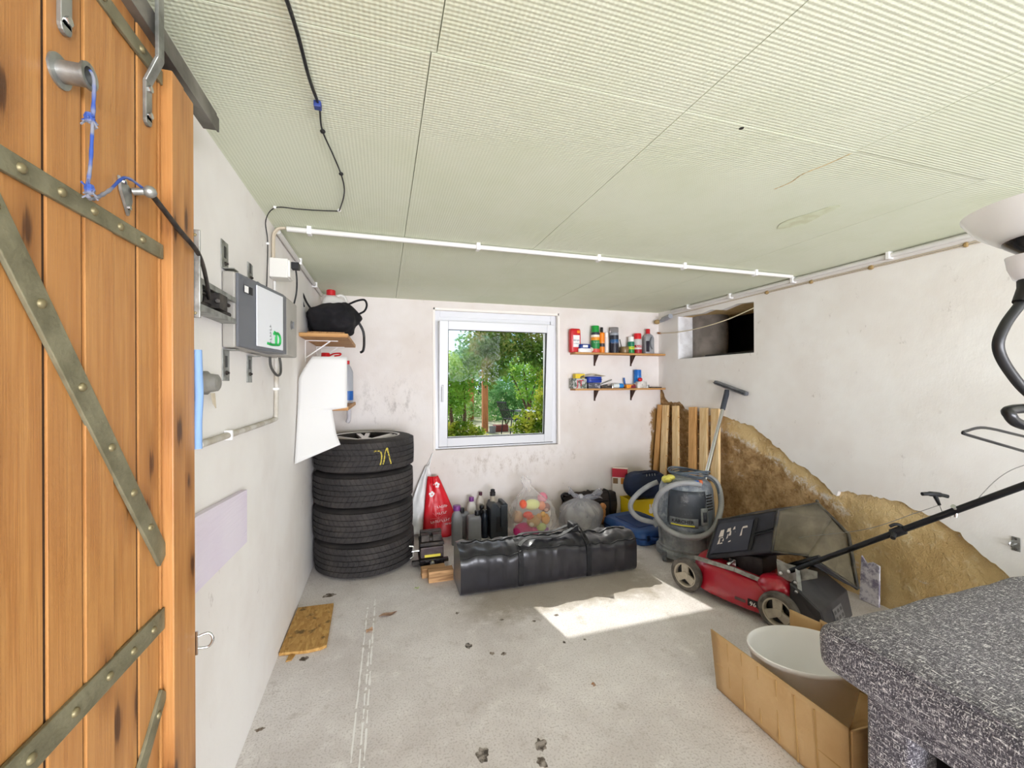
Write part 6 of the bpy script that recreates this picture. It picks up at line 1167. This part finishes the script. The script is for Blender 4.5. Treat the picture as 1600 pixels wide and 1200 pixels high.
m = rbox(1.262, -.95, .405, 2.25, .800, .475, .012, .001); m.build('apron', M_TWEED, so, smooth=60)
m = MB(); m.box(sl((1.36, -.95, .06)), sl((2.2, .72, .41))); m.build('underspace_shade', mat('underspace_black', '#17161a', .9), so)  # black box added to fill the under-space, its shade put into the colour
m = MB(); m.tube([sl((1.33, -.6, .33)), sl((1.33, .62, .33))], .045, 16); m.build('bolster', M_TWEED, so, smooth=60)
m = MB(); m.tube([sl((1.235 + .004, y, .594)) for y in (-.9, -.4, .2, .6, .84)] , .0055, 8); m.build('seam', M_TWEED, so, smooth=60)
# =================================================================== floor lamp in the right foreground
la = thing('floor_lamp', 'black floor lamp with white glass bowl at the right edge', 'lamp', (.956, .332, 0))
def ll(p): return (p[0] - .956, p[1] - .332, p[2])
b = NB('opal_glass'); b.base(b.mix(.0, '#f3f2f4', '#f3f2f4')); b.b.inputs['Subsurface Weight'].default_value = .0; b.b.inputs['Coat Weight'].default_value = .4; M_OPAL = b.done(.12); nt_ = M_OPAL.node_tree; tl_ = nt_.nodes.new('ShaderNodeBsdfTranslucent'); tl_.inputs['Color'].default_value = (.92, .92, .94, 1); mx_ = nt_.nodes.new('ShaderNodeMixShader'); mx_.inputs[0].default_value = .45; nt_.links.new(b.b.outputs[0], mx_.inputs[1]); nt_.links.new(tl_.outputs[0], mx_.inputs[2]); nt_.links.new(mx_.outputs[0], nt_.nodes['Material Output'].inputs['Surface'])
m = MB(); m.lathe([(.0, 1.508), (.04, 1.511), (.075, 1.524), (.098, 1.543), (.1125, 1.566), (.1135, 1.569), (.111, 1.569), (.096, 1.546), (.07, 1.528), (.0, 1.516)], 56); m.build('glass_bowl', M_OPAL, la, smooth=60)
m = MB(); m.lathe([(.072, 1.5265), (.068, 1.5185), (.05, 1.503), (.030, 1.482), (.016, 1.462), (.011, 1.44)], 40); m.build('bowl_holder', mat('lamp_black', '#161416', .25, coat=.3), la, smooth=60)
m = MB(); m.tube([(0, 0, .02), (0, 0, 1.46)], .011, 16); m.build('pole', M_BLACKM, la, smooth=60); m = MB(); m.lathe([(0, 0), (.115, 0), (.118, .006), (.112, .018), (.03, .026), (.014, .04)], 40); m.build('base', M_BLACKM, la, smooth=40)
m = MB(); m.tube(smoothpath([ll((.945, .335, 1.272)), ll((.882, .344, 1.288)), ll((.845, .351, 1.322)), ll((.8215, .353, 1.357)), ll((.8305, .350, 1.388)), ll((.85, .344, 1.416)), ll((.858, .341, 1.428))], 9), .0062, 12); m.build('gooseneck', mat('neck_black', '#1a1a1d', .35), la, smooth=60)
m = MB(); m.tube([ll((.852, .343, 1.419)), ll((.862, .34, 1.437)), ll((.866, .338, 1.445))], [.0095, .012, .016], 16); m.build('reading_socket', M_BLACK, la, smooth=60)
m = MB(); m.lathe([(.014, -.010), (.026, -.002), (.032, .014), (.034, .030), (.031, .030), (.029, .014), (.022, .002), (.0, -.004)], 32, ll((.878, .334, 1.457))); m.build('reading_shade', M_OPAL, la, smooth=60)
m = MB(); m.tube(smoothpath([ll((.945, .334, 1.236)), ll((.862, .346, 1.248)), ll((.8375, .3485, 1.262)), ll((.852, .351, 1.270)), ll((.945, .338, 1.272))], 8), .0068, 12); m.build('arm_bracket', M_BLACKM, la, smooth=60)

# =================================================================== GARDEN beyond the window
def leafmat(name, c1, c2, c3, sc=3.0):
    m = bpy.data.materials.new(name); m.use_nodes = True; nt = m.node_tree; nt.nodes.clear()
    out = nt.nodes.new('ShaderNodeOutputMaterial'); df = nt.nodes.new('ShaderNodeBsdfDiffuse'); tr = nt.nodes.new('ShaderNodeBsdfTranslucent'); mx = nt.nodes.new('ShaderNodeMixShader'); mx.inputs[0].default_value = .42
    tc = nt.nodes.new('ShaderNodeTexCoord'); nz = nt.nodes.new('ShaderNodeTexNoise'); nz.inputs['Scale'].default_value = sc; nz.inputs['Detail'].default_value = 2; rp = nt.nodes.new('ShaderNodeValToRGB'); rp.color_ramp.elements[0].position = .35; rp.color_ramp.elements[1].position = .68
    rp.color_ramp.elements[0].color = lin(c1); rp.color_ramp.elements[1].color = lin(c3); e = rp.color_ramp.elements.new(.52); e.color = lin(c2)
    nt.links.new(tc.outputs['Object'], nz.inputs['Vector']); nt.links.new(nz.outputs['Fac'], rp.inputs['Fac']); nt.links.new(rp.outputs['Color'], df.inputs['Color']); nt.links.new(rp.outputs['Color'], tr.inputs['Color'])
    nt.links.new(df.outputs[0], mx.inputs[1]); nt.links.new(tr.outputs[0], mx.inputs[2]); nt.links.new(mx.outputs[0], out.inputs['Surface']); return m
ML_VINE = leafmat('vine_leaves', '#4a6a32', '#6f9042', '#9a9a58', 2.4); ML_BRIGHT = leafmat('bright_leaves', '#5b8a34', '#86b346', '#b5d066'); ML_MID = leafmat('mid_leaves', '#4c7a44', '#6ea264', '#a0c88c'); ML_PALE = leafmat('pale_leaves', '#6f9350', '#93b56c', '#c3d19a'); ML_YEL = leafmat('yellow_leaves', '#5f7f2e', '#9aa83a', '#d2c95c')
M_BARK = mat('bark', '#6a5440', .9, var='#4d3c2c', vscale=12, bump=.4)
def plant(name, label, cat, blobs, leaf, n, mt, stems=3, seed=1, dep=.8, drop=0.0):
    rng = random.Random(seed); cx = sum(b_[0] for b_ in blobs) / len(blobs); cy = sum(b_[1] for b_ in blobs) / len(blobs)
    t = thing(name, label, cat, (cx, cy, -.03)); V = []; F = []; tot = sum(b_[3] * b_[4] for b_ in blobs)
    for bx_, by_, bz_, rx, rz in blobs:
        for _ in range(int(n * rx * rz / tot)):
            while True:
                a, c, d = rng.uniform(-1, 1), rng.uniform(-1, 1), rng.uniform(-1, 1); q = a * a + c * c + d * d
                if .12 < q < 1: break
            p = Vector((bx_ - cx + a * rx * 1.15, by_ - cy + c * max(rx, rz) * dep, max(.04, bz_ + .03 + d * rz * 1.15))); L = leaf * rng.uniform(.6, 1.25); w = L * rng.uniform(.55, .8)
            ax = Vector((rng.gauss(0, 1), rng.gauss(0, 1), rng.gauss(-drop, .8))).normalized(); sd = ax.cross(Vector((rng.gauss(0, 1), rng.gauss(0, 1), rng.gauss(0, 1)))).normalized(); nn = ax.cross(sd) * (L * .14); i = len(V)
            V += [p, p + ax * L * .5 + sd * w * .5 + nn, p + ax * L, p + ax * L * .5 - sd * w * .5 + nn]; F += [(i, i + 1, i + 2), (i, i + 2, i + 3)]
    m = MB(); m.add(V, F); m.build('foliage', mt, t)
    for k in range(stems):
        b_ = blobs[k % len(blobs)]; m = MB(); r = .02 if b_[2] < 1.2 else .04; x0 = rng.uniform(-.15, .15)
        m.tube(smoothpath([(x0, rng.uniform(-.1, .1), 0), (x0 + (b_[0] - cx) * .4, (b_[1] - cy) * .5, (b_[2]) * .45), (b_[0] - cx, b_[1] - cy, b_[2] + .05)], 4), [r] * 5 + [r * .5] * 4, 6); m.build('stem', M_BARK, t, smooth=60)
    return t
plant('grape_vine', 'leafy vine hanging from the top across the window view', 'vine', [(2.41, 8.2, 2.25, .48, .26), (1.98, 8.0, 2.20, .36, .30), (2.95, 8.0, 2.28, .32, .28), (1.83, 8.1, 1.85, .30, .28), (2.2, 8.2, 1.70, .26, .26), (2.05, 8.2, 1.45, .12, .20), (2.75, 8.3, 1.95, .42, .20), (3.16, 8.1, 1.92, .22, .36), (3.7, 8.1, 2.3, .45, .35), (2.5, 8.2, 2.7, .8, .25)], .085, 6500, ML_VINE, 0, 3, drop=.8)
plant('young_tree', 'bright green young tree at left of the window view', 'tree', [(1.49, 9.5, 1.62, .25, .38), (1.80, 9.6, 1.42, .30, .45), (1.36, 9.4, 1.10, .26, .38), (1.98, 9.7, 1.80, .20, .30), (1.6, 9.6, .9, .3, .3)], .075, 3600, ML_BRIGHT, 3, 5)
plant('lilac_bush', 'bright green bush at right of the window view behind the vine', 'bush', [(3.92, 11.5, 1.72, .45, .34), (4.35, 11.4, 1.66, .34, .38), (3.56, 11.6, 1.62, .26, .26), (4.2, 11.5, 1.1, .5, .4), (4.8, 11.5, 1.4, .4, .5)], .09, 2600, ML_BRIGHT, 3, 7)
plant('round_bush', 'round blue green bush in the middle of the window view', 'bush', [(3.67, 12.5, 1.10, .52, .40), (4.25, 12.6, .95, .46, .38), (3.2, 12.4, .95, .32, .38), (3.7, 12.5, .5, .6, .3)], .085, 3000, ML_MID, 3, 9)
plant('flower_bed', 'pale flowering bed behind the left wooden post', 'plants', [(2.42, 14.5, .50, .55, .48), (3.55, 16.6, .40, .50, .50), (1.9, 14.0, .35, .4, .42), (2.9, 14.9, .30, .4, .35)], .085, 2600, ML_PALE, 3, 11)
plant('tall_grass', 'hazy pale green shrubs at the far right of the garden', 'shrub', [(5.55, 15, .85, .66, .55), (4.84, 15.2, .55, .56, .5), (4.09, 14.8, .35, .46, .42), (3.6, 14.6, .25, .34, .34), (6.3, 15, 1.0, .6, .7)], .10, 2600, ML_PALE, 4, 13)
plant('front_bush', 'yellow green low bush at lower left of the window view', 'bush', [(1.68, 9.2, .28, .28, .20), (2.02, 9.3, .17, .20, .13), (1.38, 9.1, .22, .18, .18)], .075, 1300, ML_YEL, 3, 15)
plant('corner_bush', 'leafy yellow green bush at lower right of window view by chair', 'bush', [(3.00, 8.4, .50, .27, .27), (3.24, 8.3, .74, .16, .42), (2.80, 8.5, .32, .18, .17), (3.11, 8.3, .28, .24, .20), (3.28, 8.2, 1.3, .13, .42), (3.6, 8.3, .7, .35, .6)], .08, 3000, ML_YEL, 3, 17)
plant('far_hedge', 'dark far hedge closing off the garden', 'hedge', [(x, 21 + .6 * sin(x), 1.2 + .25 * sin(x * 2.1) + (0 if x < 4.4 else .5), .95, 1.25) for x in (0.5, 1.9, 3.3, 4.7, 6.1, 7.5, 8.9)], .17, 7000, ML_MID, 4, 19, dep=.6)
plant('far_tree', 'tall tree behind the far hedge of the garden', 'tree', [(5.6, 24, 3.4, 1.5, 1.3), (7.4, 24.5, 3.2, 1.4, 1.4), (4.6, 24, 2.6, .9, .9)], .2, 3000, ML_MID, 3, 21)
M_POST = wood('garden_post', '#b9784a', '#9a5f36', (6, 6, .4), .8)
for p, h_, w_, lab in (((3.11, 15.2), 2.3, .19, 'further reddish wooden post at left in the garden'), ((2.72, 11.35), 2.3, .155, 'nearer reddish wooden post in the middle of the window view')):
    t = thing('wooden_post', lab, 'post', (p[0], p[1], -.03)); m = MB(); m.box((-w_ / 2, -w_ / 2, 0), (w_ / 2, w_ / 2, h_)); m.build('shaft', M_POST, t, bevel=.01); m = MB(); m.box((-w_ * .6, -w_ * .6, h_), (w_ * .6, w_ * .6, h_ + .03)); m.build('cap', M_POST, t, bevel=.006)
# garden chair, seen from the side
gch = thing('garden_chair', 'black cast metal garden chair standing in the garden', 'chair', (3.14, 10.5, -.03), R(15)); M_CAST = mat('black_cast', '#1e2226', .4, .4)
m = MB(); m.box((-.02, -.24, .40), (.42, .24, .425)); m.build('seat', M_CAST, gch, bevel=.01)
for k in range(7):
    y = -.21 + .07 * k; m = MB(); m.bar((-.02, y, .43), (-.20, y, .86), .018, .02); m.build('back_slat', M_CAST, gch)
m = MB(); m.bar((-.20, -.235, .86), (-.20, .235, .86), .03, .04); m.bar((-.115, -.235, .655), (-.115, .235, .655), .02, .025); m.build('back_rail', M_CAST, gch, bevel=.006)
for x, y in ((-.02, -.22), (-.02, .22), (.38, -.22), (.38, .22)):
    m = MB(); m.tube([(x, y, .41), (x + (.03 if x > .1 else -.05), y, .0)], .014, 8); m.build('leg', M_CAST, gch, smooth=60)
for y in (-.245, .245):
    m = MB(); m.tube(smoothpath([(-.10, y, .63), (.10, y, .645), (.30, y, .62), (.34, y, .55), (.33, y, .42)], 4), .014, 8); m.build('armrest', M_CAST, gch, smooth=60)
m = MB(); m.prism([(-.20, -.11), (.20, -.11), (.20, .11), (-.20, .11)], 0, .19); pl_ = tag(m.build('planter', mat('dark_red_clay', '#7a4038', .8, bump=.3), loc=(3.16, 11.3, -.03), bevel=.02), 'dark red trough planter on the ground beside the chair', 'planter')
m = MB(); m.lathe([(0, 0), (.075, 0), (.085, .02), (.095, .17), (.10, .18), (.09, .18), (.085, .16), (0, .15)], 20); tag(m.build('flower_pot', mat('pot_grey', '#8c8b90', .8), loc=(2.86, 11.05, -.03), smooth=40), 'grey round flower pot between post and red planter', 'pot')
m = MB(); m.lathe([(0, .72), (.30, .72), (.31, .735), (.30, .75), (0, .75)], 28); t = thing('garden_table', 'pale round garden table behind the black chair', 'table', (3.72, 10.75, -.16)); m.build('top', mat('table_pale', '#c9d2d6', .4), t, smooth=40); m = MB(); m.lathe([(.18, .22), (.18, .24), (.03, .27), (.03, .72)], 16); m.build('pedestal', M_CAST, t, smooth=40)

bpy.context.view_layer.update()
